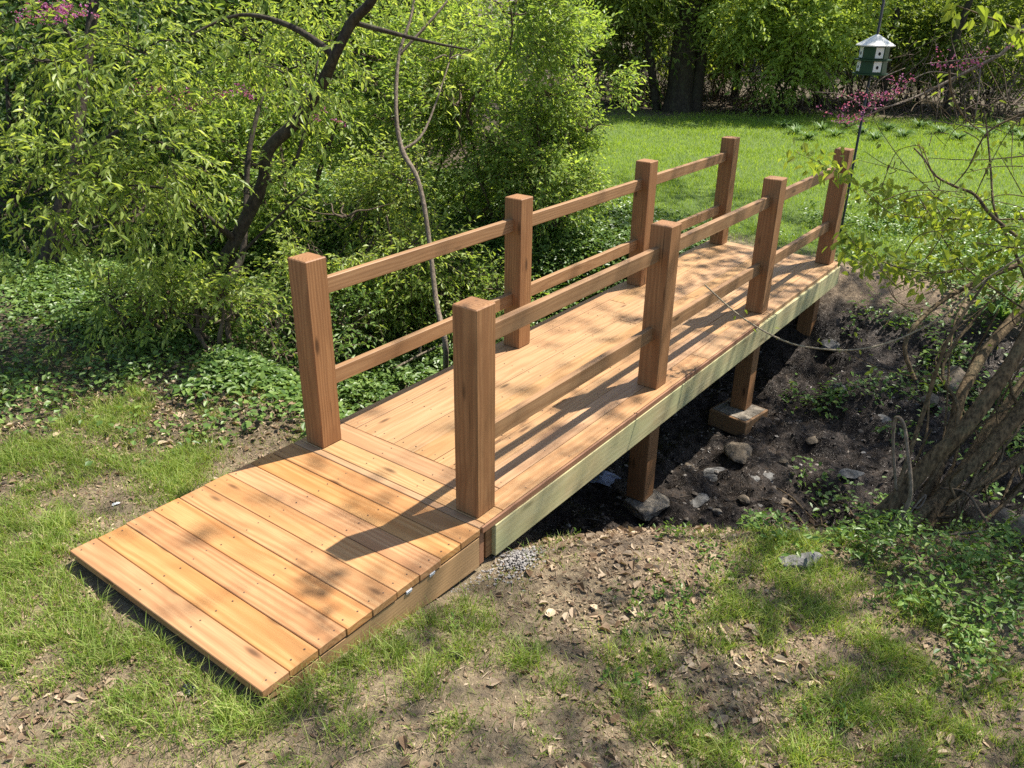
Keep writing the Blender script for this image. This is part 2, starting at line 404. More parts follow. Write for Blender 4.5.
# ------------------------------------------------------------------ ground
def ground_material():
    m = NT('ground_soil'); tc = m.n('TexCoord').outputs['Object']
    a = m.n('Attribute', attribute_name='zone'); sp = m.n('SeparateColor'); m.l(a.outputs['Color'], sp.inputs[0])
    n1 = m.noise(tc, 3.2, 6, .65)[0]; n2 = m.noise(tc, 28, 6, .7)[0]; n3 = m.noise(tc, 130, 3, .6)[0]
    soil = m.mix(m.ramp(n2, [(.32, (0, 0, 0)), (.7, (1, 1, 1))]), (.085, .056, .035), (.38, .285, .18))
    soil = m.mix(m.ramp(n1, [(.4, (0, 0, 0)), (.65, (.6, .6, .6))]), soil, (.21, .15, .10))
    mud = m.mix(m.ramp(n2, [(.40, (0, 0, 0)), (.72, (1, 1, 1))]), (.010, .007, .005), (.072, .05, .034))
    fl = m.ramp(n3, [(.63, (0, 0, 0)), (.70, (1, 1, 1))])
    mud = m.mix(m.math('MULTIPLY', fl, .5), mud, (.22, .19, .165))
    litter = m.mix(m.ramp(n2, [(.35, (0, 0, 0)), (.68, (1, 1, 1))]), (.035, .03, .018), (.13, .10, .06))
    grn = m.mix(m.ramp(n2, [(.35, (0, 0, 0)), (.7, (1, 1, 1))]), (.06, .10, .02), (.13, .19, .04))
    c = m.mix(sp.outputs[0], soil, grn); c = m.mix(sp.outputs[2], c, litter); c = m.mix(sp.outputs[1], c, mud)
    h = m.math('ADD', m.math('MULTIPLY', n2, 1.0), m.math('MULTIPLY', n3, .45))
    rg = m.math('SUBTRACT', .92, m.math('MULTIPLY', m.math('MULTIPLY', sp.outputs[1], m.ramp(n2, [(.42, (0, 0, 0)), (.58, (1, 1, 1))])), .58))
    return m.done(m.bsdf(c, rg, m.bump(h, 1.0, .03), .3).outputs[0])
def zones(x, y):
    m = ravine(x, y); n = fbm(x*2, y*2, 3, 40)
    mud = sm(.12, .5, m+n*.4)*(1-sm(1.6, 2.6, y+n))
    F = (x-CAM[0])*math.cos(YAW)+(y-CAM[1])*math.sin(YAW)
    lawn = sm(5.9, 6.7, x+n*.8)*sm(1, -1, y-5.0-.42*(x-6))*(1-sm(19.5, 21.5, F+n*2))
    lawn = lawn*(1-sm(.0, .6, -y-1.3+(x-7)*-.35))
    fg = (1-sm(1.9, 3.2, y+n*1.5))*(1-sm(.0, .5, x))*.10
    lit = np.clip(sm(1.75, 2.5, y+n+.35*sm(-.8, 0, x))*(1-lawn), 0, 1)*.9
    lit = np.maximum(lit, (1-lawn)*sm(19, 21, F))
    return np.clip(lawn+fg*(1-lit), 0, 1), mud, lit
gx = grid_lines(-2.8, 7.2, -400, 900, .03); gy = grid_lines(-3.2, 6.5, -500, 900, .03)
X, Y = np.meshgrid(gx, gy, indexing='ij'); Z = H(X, Y)
nx, ny = X.shape; i, j = np.meshgrid(np.arange(nx-1), np.arange(ny-1), indexing='ij'); k = (i*ny+j).ravel()
G = Geo(); G.add(np.stack([X, Y, Z], -1).reshape(-1, 3), [np.stack([k, k+ny, k+ny+1, k+1], -1)])
gr = put('ground', G, ground_material(), smooth=True); tag(gr, kind='structure', label='brown soil, wet mud and lawn under the footbridge')
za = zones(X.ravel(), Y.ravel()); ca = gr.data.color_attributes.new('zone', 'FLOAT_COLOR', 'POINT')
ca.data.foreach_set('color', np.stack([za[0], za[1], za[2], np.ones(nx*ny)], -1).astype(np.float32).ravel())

# ------------------------------------------------------------------ footbridge
PW = .14; WD = 1.104; PX = [0, 1.837, 3.647, 5.387]; PH = 1.073
bridge = tag(empty('footbridge', (2.7, .55, -.2)), 'new brown timber footbridge with square posts and two rails a side, spanning the muddy creek', 'footbridge')
def bput(name, G, mat, parent=bridge, **kw):
    o = put(name, G, mat, None, grain=True)
    if parent is not None:
        o.parent = parent; o.matrix_parent_inverse = Matrix.Translation(-Vector(parent.location)) if parent is bridge else Matrix.Identity(4)
    return o
X0, X1, Y0, Y1 = -.122, 5.495, -.12, 1.226
G = Geo(); TH = .038
def board(G, xa, xb, ya, yb, z=0., mi=0, th=TH):
    dz = _off.uniform(-.0015, .0012); g = .0014
    cbox(G, ((xa+xb)/2, (ya+yb)/2, z-th/2+dz), (abs(xb-xa)-g*2, abs(yb-ya)-g*2, th), rotz(_off.uniform(-.0008, .0008)), .0028, mi)
board(G, X0, -.078, Y0, Y1); board(G, -.078, .067, Y0, Y1); board(G, .067, .212, Y0+.135, Y1-.0)
rows = [(Y0, Y0+.135)]; ys = np.linspace(Y0+.135, Y1, 9)
for a, b in zip(ys[:-1], ys[1:]): rows.append((a, b))
xe = X1-.145
for q, (a, b) in enumerate(rows):
    if q == 0:
        board(G, .067, 2.46, a, b); board(G, 2.46, 5.05, a, b); board(G, 5.05, X1, a, b)
    else:
        br = [.212, 2.75+.9*((q*37 % 10)/10-.5), xe] if q % 2 else [.212, 3.6, xe]
        for s0, s1 in zip(br[:-1], br[1:]): board(G, s0, s1, a, b)
board(G, xe, X1, Y0+.135, Y1)
bput('deck', G, W_DECK)
# joists and rims below
G = Geo()
for yy in (Y0+.025, .37, .74, Y1-.03): cbox(G, (2.69, yy, -.13), (5.5, .038, .178), None, .003)
bput('joists', G, W_POST)
G = Geo(); cbox(G, (2.44, Y0+.0, -.13), (5.06-.15, .038, .184), None, .003); o = bput('side_board', G, W_FASC); o['label'] = 'pale greenish side board facing the viewer'
G = Geo(); cbox(G, (5.19, Y0+.001, -.13), (.58, .038, .183), None, .003); o = bput('side_board', G, W_FASC); o['label'] = 'short end length of the pale side board'
G = Geo(); cbox(G, (2.69, Y1-.003, -.13), (5.5, .038, .183), None, .003); bput('side_board', G, W_POST)
G = Geo(); cbox(G, (X0+.024, (Y0+Y1)/2, -.133), (.038, 1.34, .185), None, .003); bput('end_board', G, W_RED)
G = Geo(); cbox(G, (X1-.03, (Y0+Y1)/2, -.133), (.038, 1.33, .185), None, .003); bput('end_board', G, W_STR)
G = Geo(); cbox(G, (1.64, Y0-.008, -.0195), (3.5, .012, .036), None, .003); o = bput('edge_strip', G, W_RED); o['label'] = 'reddish edge along the near deck board'
# posts
for side, yy in (('r', 0), ('l', WD)):
    for q, xx in enumerate(PX):
        G = Geo(); zb = -.87 if q == 1 else (-.885 if q == 2 else (-.80 if q == 3 else -.30))
        if side == 'l': zb = {0: -.35, 1: -1.0, 2: -.95, 3: -.75}[q]
        top = PH+_off.uniform(-.004, .004)
        cbox(G, (xx, yy, (top+.001)/2), (PW, PW, top-.001), rotz(_off.uniform(-.02, .02)), .005)
        bput('post', G, W_POST)
        if q > 0:
            G = Geo(); xs = xx if q < 3 else 5.2
            cbox(G, (xs, yy+.012, (zb-.225)/2), (PW, PW, -.225-zb), None, .004); bput('support_post', G, W_POST)
# rails
for yy in (.0, WD):
    for zc, hh in ((.892, .108), (.365, .112)):
        for q in range(3):
            xa, xb = PX[q]+PW/2, PX[q+1]-PW/2
            G = Geo(); dz = _off.uniform(-.006, .006)
            cbox(G, ((xa+xb)/2, yy+.012, zc+dz), (xb-xa+.004, .038, hh-.018), None, .004); bput('rail', G, W_RAIL)
# screws over the deck and ramp
G = Geo()
def disc(G, x, y, z, r=.0042):
    th = np.arange(6)*math.pi/3; V = np.stack([x+r*np.cos(th), y+r*np.sin(th), np.full(6, z)], -1)
    V = np.concatenate([V, V*[1, 1, 1]-[0, 0, .006]]); q = np.array([[a, (a+1) % 6, (a+1) % 6+6, a+6] for a in range(6)])
    G.add(V, [np.array([[0, 1, 2, 3], [0, 3, 4, 5]]), q[:, ::-1]])
for a, b in rows[1:]:
    for xx in np.arange(.26, 5.3, .41):
        for yy in (a+.03, b-.03): disc(G, xx+_off.uniform(-.01, .01), yy+_off.uniform(-.006, .006), .0016)
for xx in np.arange(.3, 5.4, .41): disc(G, xx, Y0+.03, .0016)
for xx in (-.03, .03, .1, .17):
    for yy in (Y0+.16, .37, .74, Y1-.04): disc(G, xx, yy+_off.uniform(-.01, .01), .0016)
o = bput('screws', G, M_SCREW); tag(o, kind='stuff')
# ramp
ramp = bput('ramp_deck', (lambda g: ([board(g, -1.408+.143*q+(0 if q else .016), -1.408+.143*(q+1), Y0-.012+_off.uniform(-.004, .004), Y1+.012+_off.uniform(-.005, .005), -.005) for q in range(9)], g)[1])(Geo()), W_RAMP)
ramp['label'] = 'low entry ramp of nine orange toned boards'
def stringer(yy):
    G = Geo(); P = [(-1.372, -.052), (-1.372, -.064), (-1.15, -.115), (-.85, -.165), (-.45, -.205), (-.131, -.218), (-.131, -.052)]
    n = len(P); V = [(x, yy-.019, z) for x, z in P]+[(x, yy+.019, z) for x, z in P]; V = np.array(V); g = V[:, [0, 2, 1]]+[11.3, .02, .07]
    c0 = V[:n].mean(0); c1 = V[n:].mean(0); V = np.vstack([V, c0, c1]); g = np.vstack([g, c0[[0, 2, 1]]+[11.3, .02, .07], c1[[0, 2, 1]]+[11.3, .02, .07]])
    T = [[2*n, a, (a+1) % n] for a in range(n)]+[[2*n+1, n+(a+1) % n, n+a] for a in range(n)]; Q = [[a, a+n, (a+1) % n+n, (a+1) % n] for a in range(n)]
    G.add(V, [np.array(T), np.array(Q)], g); return G
for yy in (Y0+.01, .55, Y1-.02):
    o = bput('stringer', stringer(yy), W_STR)
for xx in (-.62, -.47):
    G = Geo(); cbox(G, (xx, Y0-.012, -.049), (.035, .004, .018), None, .001); cbox(G, (xx, Y0-.001, -.0455), (.035, .03, .003), None, .001); bput('metal_bracket', G, M_METAL)
G = Geo()
for q in range(9):
    for yy in (Y0+.03, .37, .74, Y1-.03):
        for dx in ((.035, .105) if q else (.06, .11)): disc(G, -1.408+.143*q+dx+_off.uniform(-.008, .008), yy+_off.uniform(-.01, .01), -.0035)
o = bput('ramp_screws', G, M_SCREW); tag(o, kind='stuff')

# ------------------------------------------------------------------ footings and rocks
G = Geo(); a = math.radians(-9)
cbox(G, (3.585, .0, -.965), (.36, .36, .155), rotz(a), .006)
ft = put('timber_footing_box', G, W_RAIL, grain=True); tag(ft, 'square timber boxed footing filled with concrete under the second creek post', 'footing')
G = Geo(); cbox(G, (3.585, .0, -.888), (.325, .325, .012), rotz(a), .004); o = put('concrete_fill', G, M_CONC, ft)
def rock(name, c, size, seed, mat, rz=0, label=None, cat='rock', group=None, sub=3, flat=1.0, amp=.35, parent=None):
    import bmesh
    bm = bmesh.new(); bmesh.ops.create_icosphere(bm, subdivisions=sub, radius=1)
    v = np.array([q.co[:] for q in bm.verts])
    r0 = np.random.default_rng(seed)
    for _ in range(9):                      # chip planes off
        n = rdir(1, r0)[0]; dd = r0.uniform(.55, .85); s = v@n-dd; v = v-np.outer(np.maximum(s, 0), n)
    nn = nrm(v); v = v*(1+amp*.35*(vnoise(nn[:, 0]*2.3+seed, nn[:, 1]*2.3, nn[:, 2]*2.3, seed)-.5)[:, None]+amp*.14*(vnoise(nn[:, 0]*8+seed, nn[:, 1]*8, nn[:, 2]*8, seed)-.5)[:, None])
    v = (v*np.asarray(size))@rotz(rz).T
    for q, p in zip(bm.verts, v): q.co = p
    me = bpy.data.meshes.new(name); bm.to_mesh(me); bm.free(); me.materials.append(mat)
    for p in me.polygons: p.use_smooth = False
    o = bpy.data.objects.new(name, me); COL.objects.link(o); o.location = c
    if label: tag(o, label, cat, group)
    return o
def gz(x, y): return float(H(np.array([x]), np.array([y]))[0])
def rock_at(px, py, z, dz=0, **k): p = on_z(px, py, z); return (float(p[0]), float(p[1]), gz(p[0], p[1])+dz)
rock('concrete_footing', (1.84, -.03, -.95), (.21, .20, .085), 5, M_CONC, .3, 'rough grey concrete footing under the nearest creek post', 'footing', sub=4)
rock('flat_rock', rock_at(798, 574, -.35, .015), (.135, .075, .045), 12, M_ROCKG, -.7, 'flat grey slab of rock lying at the edge of the green ground cover', sub=4)
rock('rock', rock_at(1000, 512, -.45, .10), (.2, .2, .17), 21, M_ROCK, .3, 'big brown boulder behind the crossing twigs beside the leaning trunks', sub=4)
rock('rock', rock_at(1030, 555, -.4, .06), (.12, .18, .13), 22, M_ROCK, .9, 'brown boulder cut by the right edge of the picture', sub=4)
rock('rock', rock_at(955, 378, -.6, .08), (.2, .16, .13), 23, M_ROCK, .4, 'pale tan rock half way up the far bank above the leaning trunks', sub=4)
rock('rock', rock_at(835, 330, -.55, -.02), (.13, .11, .10), 24, M_ROCKG, .1, 'flat pale rock on the far bank by the curved hanging vine')
rock('rock', rock_at(930, 395, -.65, .03), (.08, .08, .06), 25, M_ROCK, .1, 'small tan rock just below the pale tan rock on the far bank')
rock('rock', rock_at(738, 452, -1.0, .0), (.2, .12, .05), 26, M_ROCK, .6, 'jagged pale rock ledge just below the timber footing box')
rock('rock', rock_at(715, 468, -1.0, -.01), (.15, .1, .04), 27, M_ROCKG, .2, 'low rock in the mud left of the jagged ledge')
rock('rock', rock_at(786, 452, -.9, .02), (.05, .05, .07), 28, M_ROCK, .2, 'small upright tan stone standing in the dark mud')
rock('rock', rock_at(718, 506, -.9, .02), (.03, .04, .03), 29, M_CONC, .2, 'little white stone at the foot of the near bank')
for k_, (px, py, sx, sy, rz_) in enumerate([(700, 490, .12, .08, .3), (790, 500, .10, .07, 1.1), (765, 475, .14, .09, 2.0), (812, 440, .08, .06, .5), (850, 480, .11, .07, 2.6), (690, 455, .10, .06, 1.4), (880, 430, .09, .08, .8), (745, 495, .07, .05, .1), (835, 405, .09, .06, 1.9)]):
    rock('rock', rock_at(px, py, -.95, -.004), (sx, sy, .028), 60+k_, M_ROCK if k_ % 2 else M_ROCKG, rz_, 'flat stone half buried in the dark creek mud', 'rock', 'flat stones half buried in the creek mud', sub=4)
# scattered creek stones: many, individually too small to name
def stones(name, pts, smin, smax, mat, label, seed):
    r0 = np.random.default_rng(seed); G = Geo()
    ico = []; import bmesh
    bm = bmesh.new(); bmesh.ops.create_icosphere(bm, subdivisions=1, radius=1); bv = np.array([q.co[:] for q in bm.verts]); bf = np.array([[v.index for v in f.verts] for f in bm.faces]); bm.free()
    N = len(pts); s = r0.uniform(0, 1, N)**2.2*(smax-smin)+smin
    V = bv[None]*(1+r0.uniform(-.3, .3, (N, len(bv), 1)))*s[:, None, None]*r0.uniform(.5, 1.2, (N, 1, 3))*np.array([1, 1, .6])
    V = V+pts[:, None]; F = (bf[None]+np.arange(N)[:, None, None]*len(bv)).reshape(-1, 3)
    G.add(V.reshape(-1, 3), [F]); o = put(name, G, mat); tag(o, label, kind='stuff'); return o
def ground_pts(x, y, dz=0): return np.stack([x, y, H(x, y)+dz], -1)
x = rng.uniform(.4, 6.4, 9000); y = rng.uniform(-3, 2.2, 9000); k = (ravine(x, y) > .35) & (fbm(x*1.5, y*1.5, 3, 60) > -.04+.1*rng.uniform(-1, 1, 9000))
m_ = NT('creek_stones_mix'); r_ = m_.n('NewGeometry').outputs['Random Per Island']
M_STN = m_.done(m_.bsdf(m_.ramp(r_, [(0, (.035, .028, .022)), (.55, (.10, .08, .06)), (.85, (.17, .145, .12)), (1, (.30, .27, .23))]), .7, m_.bump(m_.noise(m_.n('TexCoord').outputs['Object'], 60, 3)[0], .5, .004), .3).outputs[0])
stones('creek_stones', ground_pts(x[k], y[k], .0), .003, .026, M_STN, 'small dark and pale stones scattered over the wet creek mud', 4)
x = np.concatenate([rng.normal(.03, .08, 800), rng.uniform(-.35, -.1, 70)]); y = np.concatenate([rng.normal(-.24, .045, 800), rng.normal(-.165, .02, 70)])
p = ground_pts(x, y); p[:, 2] += .035*np.exp(-((x-.03)**2/.02+(y+.24)**2/.006))*rng.uniform(.2, 1, len(x))
stones('gravel', p, .003, .010, M_GRAVEL, 'heap of pale gravel where the ramp meets the deck', 6)
x = rng.uniform(-2.6, 2.0, 20000); y = rng.uniform(-3, 3, 20000); k = (ravine(x, y) < .4) & ~((x > -1.45) & (x < 0) & (y > -.15) & (y < 1.26))
stones('soil_crumbs', ground_pts(x[k], y[k]), .002, .011, simple('soil_crumb', (.15, .11, .075), .95, 40, .45, .4), 'crumbs of brown soil over the bare ground', 8)

# ------------------------------------------------------------------ grass
def in_view(x, y, z=0, pad=40):
    d = np.stack([x, y, np.broadcast_to(z, x.shape)], -1)-CAM; f = d@fw
    u = 512+F_PX*(d@RT)/np.maximum(f, .01); v = 384-F_PX*(d@UP)/np.maximum(f, .01)
    return (f > .3) & (u > -pad) & (u < 1024+pad) & (v > -pad) & (v < 768+pad), u, v
def blades(G, p, h, wd, lean, r=rng):
    N = len(p); th = r.uniform(0, 2*math.pi, N); ld = np.stack([np.cos(th), np.sin(th), np.zeros(N)], -1)
    ph = r.uniform(0, 2*math.pi, N); s = np.stack([np.cos(ph), np.sin(ph), np.zeros(N)], -1)
    h = np.asarray(h)[:, None]; wd = np.asarray(wd)[:, None] if np.ndim(wd) else wd; ln = (np.asarray(lean)*r.uniform(.3, 1.6, N))[:, None]*h
    up_ = np.array([0, 0, 1.])
    m = p+up_*h*.55+ld*ln*.3; t = p+up_*h*.92+ld*ln
    V = np.stack([p-s*wd*.5, p+s*wd*.5, m+s*wd*.4, m-s*wd*.4, t], 1).reshape(-1, 3); i = np.arange(N)[:, None]*5
    G.add(V, [i+np.array([[0, 1, 2, 3]]), i+np.array([[3, 2, 4]])])
def on_bridge(x, y): return (x > -1.43) & (x < 5.6) & (y > -.15) & (y < 1.26)
def fg_density(x, y):
    n = fbm(x*2.3, y*2.3, 4, 90); n2 = fbm(x*7, y*7, 2, 95)
    d = .56+n*2.6+n2*2.4
    left = sm(1.1, 1.3, y)+sm(-1.3, -1.5, x); left = np.clip(left, 0, 1)
    right = 1-left
    d = d-right*.30
    d = d-1.3*np.exp(-((x-.55)**2/.42+(y+.52)**2/.10))            # bare mound
    d = d-1.0*np.exp(-((x+.15)**2/.12+(y+.55)**2/.05))
    d = d-.9*np.exp(-((x+1.02)**2/.045+(y-1.62)**2/.11))            # bare patch left of the ramp
    d = d-.5*np.exp(-((x+.1)**2/.2+(y-2.05)**2/.12))
    d = d-.45*sm(2.4, 3.3, y)-.9*sm(3.4, 4.6, y)-.5*sm(-.5, .2, x)*sm(1.3, 1.6, y)
    d = d-1.5*sm(.05, .4, ravine(x, y))-.3*sm(.9, 1.5, x)
    return np.maximum(np.clip(d, 0, 1), .15*(d > -1.0)*(ravine(x, y) < .5))
NB = 700000
x = rng.uniform(-2.7, 2.4, NB); y = rng.uniform(-3.1, 4.6, NB)
k = (rng.uniform(0, 1, NB) < fg_density(x, y)**1.2) & ~on_bridge(x, y) & in_view(x, y, -.15)[0]
x, y = x[k], y[k]; N = len(x); hh = (.018+.05*rng.uniform(0, 1, N)**1.6)*(.65+.7*fg_density(x, y))
G = Geo(); blades(G, ground_pts(x, y, -.004), hh, rng.uniform(.0022, .0048, N), np.full(N, .8))
# tufts of longer grass
tx = rng.uniform(-2.6, 2.0, 1500); ty = rng.uniform(-2.9, 3.2, 1500); k = (fg_density(tx, ty) > .25) & ~on_bridge(tx, ty); tx, ty = tx[k], ty[k]
for cx, cy_ in zip(tx, ty):
    q = int(rng.integers(14, 46)); sp_ = rng.uniform(.012, .04); xx = rng.normal(cx, sp_, q); yy = rng.normal(cy_, sp_, q); kk = ~on_bridge(xx, yy); xx, yy = xx[kk], yy[kk]
    if len(xx): blades(G, ground_pts(xx, yy, -.004), rng.uniform(.04, .105, len(xx)), rng.uniform(.0022, .0042, len(xx)), np.full(len(xx), .9))
for (px, py, s, q) in [(285, 690, .05, 130), (330, 668, .04, 70), (398, 655, .05, 110), (420, 690, .05, 110), (470, 612, .04, 60), (520, 660, .06, 140), (560, 690, .05, 80), (640, 655, .07, 160), (700, 640, .06, 140), (130, 440, .09, 200), (60, 470, .08, 120), (30, 560, .06, 130), (25, 600, .06, 130), (120, 590, .05, 70), (245, 720, .07, 200), (180, 730, .08, 200), (350, 730, .06, 150), (610, 655, .05, 90), (735, 612, .04, 60), (870, 640, .06, 90), (215, 455, .06, 110), (10, 385, .1, 100)]:
    c = on_z(px, py, -.14); c = on_z(px, py, gz(c[0], c[1])); xx = rng.normal(c[0], s, q); yy = rng.normal(c[1], s, q); kk = ~on_bridge(xx, yy); xx, yy = xx[kk], yy[kk]
    blades(G, ground_pts(xx, yy, -.004), rng.uniform(.045, .12, len(xx)), rng.uniform(.0025, .0042, len(xx)), np.full(len(xx), .8))
tag(put('grass', G, L_GRASS), 'patchy young grass growing through bare soil in the foreground', kind='stuff')
# lawn beyond the bridge
NB = 900000
x = rng.uniform(5.2, 26, NB); y = rng.uniform(-4, 13, NB)
F = (x-CAM[0])*math.cos(YAW)+(y-CAM[1])*math.sin(YAW)
z0 = zones(x, y)[0]
pr = z0*(.8+1.3*fbm(x*1.2, y*1.2, 3, 125))*np.clip((10/F)**1.1, 0, 1.6)*np.where(F > 7, 1, 1)
k = (rng.uniform(0, 1.6, NB) < pr) & in_view(x, y, -.15, 20)[0]; x, y, F = x[k], y[k], F[k]; N = len(x)
nn = fbm(x*.8, y*.8, 3, 120)
G = Geo(); blades(G, ground_pts(x, y, -.005), (.045+.045*rng.uniform(0, 1, N)+nn*.05).clip(.02), .0035*np.clip(F/8, 1, 3), np.full(N, .7))
tag(put('lawn_grass', G, L_LAWN), 'sunlit green lawn beyond the far end of the bridge', kind='stuff')
print('lawn', N)

# dry leaves
NL = 42000
x = rng.uniform(-2.5, 3.2, NL); y = rng.uniform(-3, 3.6, NL)
dn = .32+fbm(x*2.2, y*2.2, 3, 150)*1.9+.6*np.exp(-((x-.2)**2/.5+(y+1.0)**2/.35))+.5*sm(1.6, 2.3, y)-.3*ravine(x, y)
k = (rng.uniform(0, 1, NL) < dn) & ~on_bridge(x, y) & in_view(x, y, -.2)[0]; x, y = x[k], y[k]; N = len(x)
d = rdir(N); d[:, 2] *= .3; n = rdir(N)*.5+[0, 0, 1]
G = Geo(); leaves(G, ground_pts(x, y, .008), d, n, .014+.052*rng.uniform(0, 1, N)**2.6, .6, .5, .3)
# thin straw and broken twigs
x = rng.uniform(-2.4, 3.2, 16000); y = rng.uniform(-2.8, 3.4, 16000); k = ~on_bridge(x, y) & (ravine(x, y) < .8); x, y = x[k], y[k]; N = len(x); d = rdir(N); d[:, 2] *= .12
leaves(G, ground_pts(x, y, .006), d, rdir(N)*.3+[0, 0, 1], .015+.06*rng.uniform(0, 1, N)**2.5, .07, .2, .02)
x = rng.uniform(-2.5, 2.6, 130000); y = rng.uniform(-3, 3.4, 130000); k = (rng.uniform(0, 1, 130000) < .55+fbm(x*2.5, y*2.5, 3, 158)*1.5) & ~on_bridge(x, y) & in_view(x, y, -.2, 10)[0] & (ravine(x, y) < .7); x, y = x[k], y[k]; N = len(x); print('bits', N)
d = rdir(N); d[:, 2] *= .4
leaves(G, ground_pts(x, y, .003), d, rdir(N)*.6+[0, 0, 1], .008+.026*rng.uniform(0, 1, N)**1.9, .42, .4, .15, simple=True)
x = rng.uniform(.2, 6.6, 60000); y = rng.uniform(-3.4, 2.4, 60000); k = (ravine(x, y) > .3) & (rng.uniform(0, 1, 60000) < .55+fbm(x*2, y*2, 3, 159)*1.6) & in_view(x, y, -.8, 10)[0]; x, y = x[k], y[k]; N = len(x); print('mud bits', N)
d = rdir(N); d[:, 2] *= .45; Gm = Geo()
leaves(Gm, ground_pts(x, y, .003), d, rdir(N)*.7+[0, 0, 1], .007+.03*rng.uniform(0, 1, N)**2.5, .4, .4, .15, simple=True)
x, y = x[:1500], y[:1500]; d = rdir(1500); d[:, 2] *= .2; leaves(Gm, ground_pts(x, y, .006), d, rdir(1500)*.3+[0, 0, 1], rng.uniform(.03, .16, 1500), .05, .3, .1)
tag(put('creek_debris', Gm, leafmat('wet_bark_litter', (.02, .014, .009), (.06, .042, .028), (.22, .17, .12), .02, .45, .5, 1.0)), 'dark wet bark chips and twigs littering the creek mud', kind='stuff')
tag(put('leaf_litter', G, L_DRY), 'tan fallen leaves and straw scattered over the ground', kind='stuff')
def big_leaf(px, py, L, ang, lab):
    c = on_z(px, py, -.24); c = on_z(px, py, gz(c[0], c[1])); G = Geo(); p = np.array([[0, 0, .012]]); d = np.array([[math.cos(ang), math.sin(ang), .08]])
    leaves(G, p, d, np.array([[.15, -.1, 1.]]), L, .75, .5, .12); leaves(G, p+[[0, 0, .004]], d@rotz(.8).T, np.array([[-.15, .2, 1.]]), L*.6, .6, .5, .1)
    o = put('dry_leaf', G, simple('tan_dry_leaf', (.48, .37, .24), .8, 30, .15, .3)); o.location = (float(c[0]), float(c[1]), gz(c[0], c[1])+.004); tag(o, lab, 'leaf')
big_leaf(549, 620, .062, .3, 'largest pale curled dry leaf on the bare mound')
big_leaf(597, 612, .045, 1.4, 'tan dry leaf in the middle of the bare mound beside the largest one')
big_leaf(735, 583, .045, 2.2, 'dry tan leaf left of the flat grey slab')
big_leaf(630, 612, .05, 4.2, 'folded dry leaf just above the long grass tufts')

# ------------------------------------------------------------------ ivy and low plants
def cover(name, label, mat, xr, yr, N, dens, L, hmax, seed, ratio=.62, stems=True, up_=.9, mound=.12):
    r0 = np.random.default_rng(seed); x = r0.uniform(*xr, N); y = r0.uniform(*yr, N)
    k = (r0.uniform(0, 1, N) < dens(x, y)) & ~on_bridge(x, y) & in_view(x, y, -.4, 60)[0]; x, y = x[k], y[k]; n = len(x)
    m = np.clip(fbm(x*3, y*3, 3, seed)+.35, 0, 1)
    p = ground_pts(x, y, 0); p[:, 2] += .015+r0.uniform(0, 1, n)**.7*hmax*(.35+m)
    d = rdir(n, r0); d[:, 2] = d[:, 2]*.35-.12; nn = rdir(n, r0)*.5+np.array([0, 0, up_])+sv*.35
    G = Geo(); leaves(G, p, d, nn, L*(1+r0.uniform(-.4, .4, n)), ratio, .25, .12)
    o = put(name, G, mat); tag(o, label, kind='stuff'); print(name, n); return o
def d_ivy(x, y):
    n = fbm(x*1.6, y*1.6, 3, 210)
    d = sm(1.25, 1.6, y)*sm(.05, .7, x+n*.9)*(1-sm(5.4, 6.4, x-.28*y+n))
    # dry stony creek bed left of the bridge stays half open
    bed = np.exp(-((x-(2.6-.1*(y-3)))**2/.22))*sm(3.4, 4.6, y)
    d = d-.85*bed-.35*np.exp(-((x-2.6)**2/.1+(y-2.35)**2/.2))
    return np.clip(d*(.75+n*1.2), 0, 1)
cover('ivy_ground_cover', 'dense dark green ivy covering the creek bank left of the bridge', L_IVY, (-.2, 7), (1.25, 8.5), 300000, d_ivy, .048, .13, 31)
def d_under(x, y):
    n = fbm(x*1.3, y*1.3, 3, 230); return np.clip(np.maximum(sm(2.7, 3.8, y-.3*x+n*1.6), .8*np.exp(-((x-.0)**2/.22+(y-2.1)**2/.16)))*(.75+n*2.2)*(1-sm(.5, 1.2, x-.1*y)), 0, 1)*.9
cover('woodland_ground_cover', 'low leafy weeds growing in shade under the left trees', L_IVY, (-1.8, 2.2), (1.8, 9), 70000, d_under, .042, .12, 32)
def d_weed(x, y):
    _, u, v = in_view(x, y, -.38)
    n = fbm(x*3.2, y*3.2, 3, 250)
    a = np.exp(-(((u-905)/95)**2+((v-560)/42)**2))+.9*np.exp(-(((u-1000)/80)**2+((v-615)/50)**2))+.55*np.exp(-(((u-800)/45)**2+((v-535)/20)**2))+.5*np.exp(-(((u-960)/60)**2+((v-660)/40)**2))
    return np.clip(a*.9+n*2.8-.2, 0, 1)*(a > .1)
cover('vinca_ground_cover', 'bright green trailing ground cover below the leaning trunks', L_VINE, (-.2, 3), (-3.2, -.5), 30000, d_weed, .034, .20, 33, ratio=.5, up_=.4)
def d_bank(x, y):
    n = fbm(x*2.4, y*2.4, 3, 270); _, u, v = in_view(x, y, -.5)
    a = .10*np.exp(-(((u-850)/80)**2+((v-400)/80)**2))+.95*np.exp(-(((u-970)/80)**2+((v-300)/50)**2))+.9*np.exp(-(((u-1000)/62)**2+((v-420)/75)**2))+.35*np.exp(-(((u-830)/25)**2+((v-360)/30)**2))+.9*np.exp(-(((u-930)/120)**2+((v-245)/22)**2))
    return np.clip(a+n*2.0-.25, 0, 1)*(a > .06)
cover('bank_weeds', 'sparse green weeds on the dark far bank', L_VINE, (2.2, 10), (-4.5, 1.2), 110000, d_bank, .045, .16, 34)
x = rng.uniform(-.6, 2.3, 2600); y = rng.uniform(-2.6, -.3, 2600); n = fbm(x*4, y*4, 3, 300); k = (n > .1) & (ravine(x, y) < .75); p = ground_pts(x[k], y[k], .0)
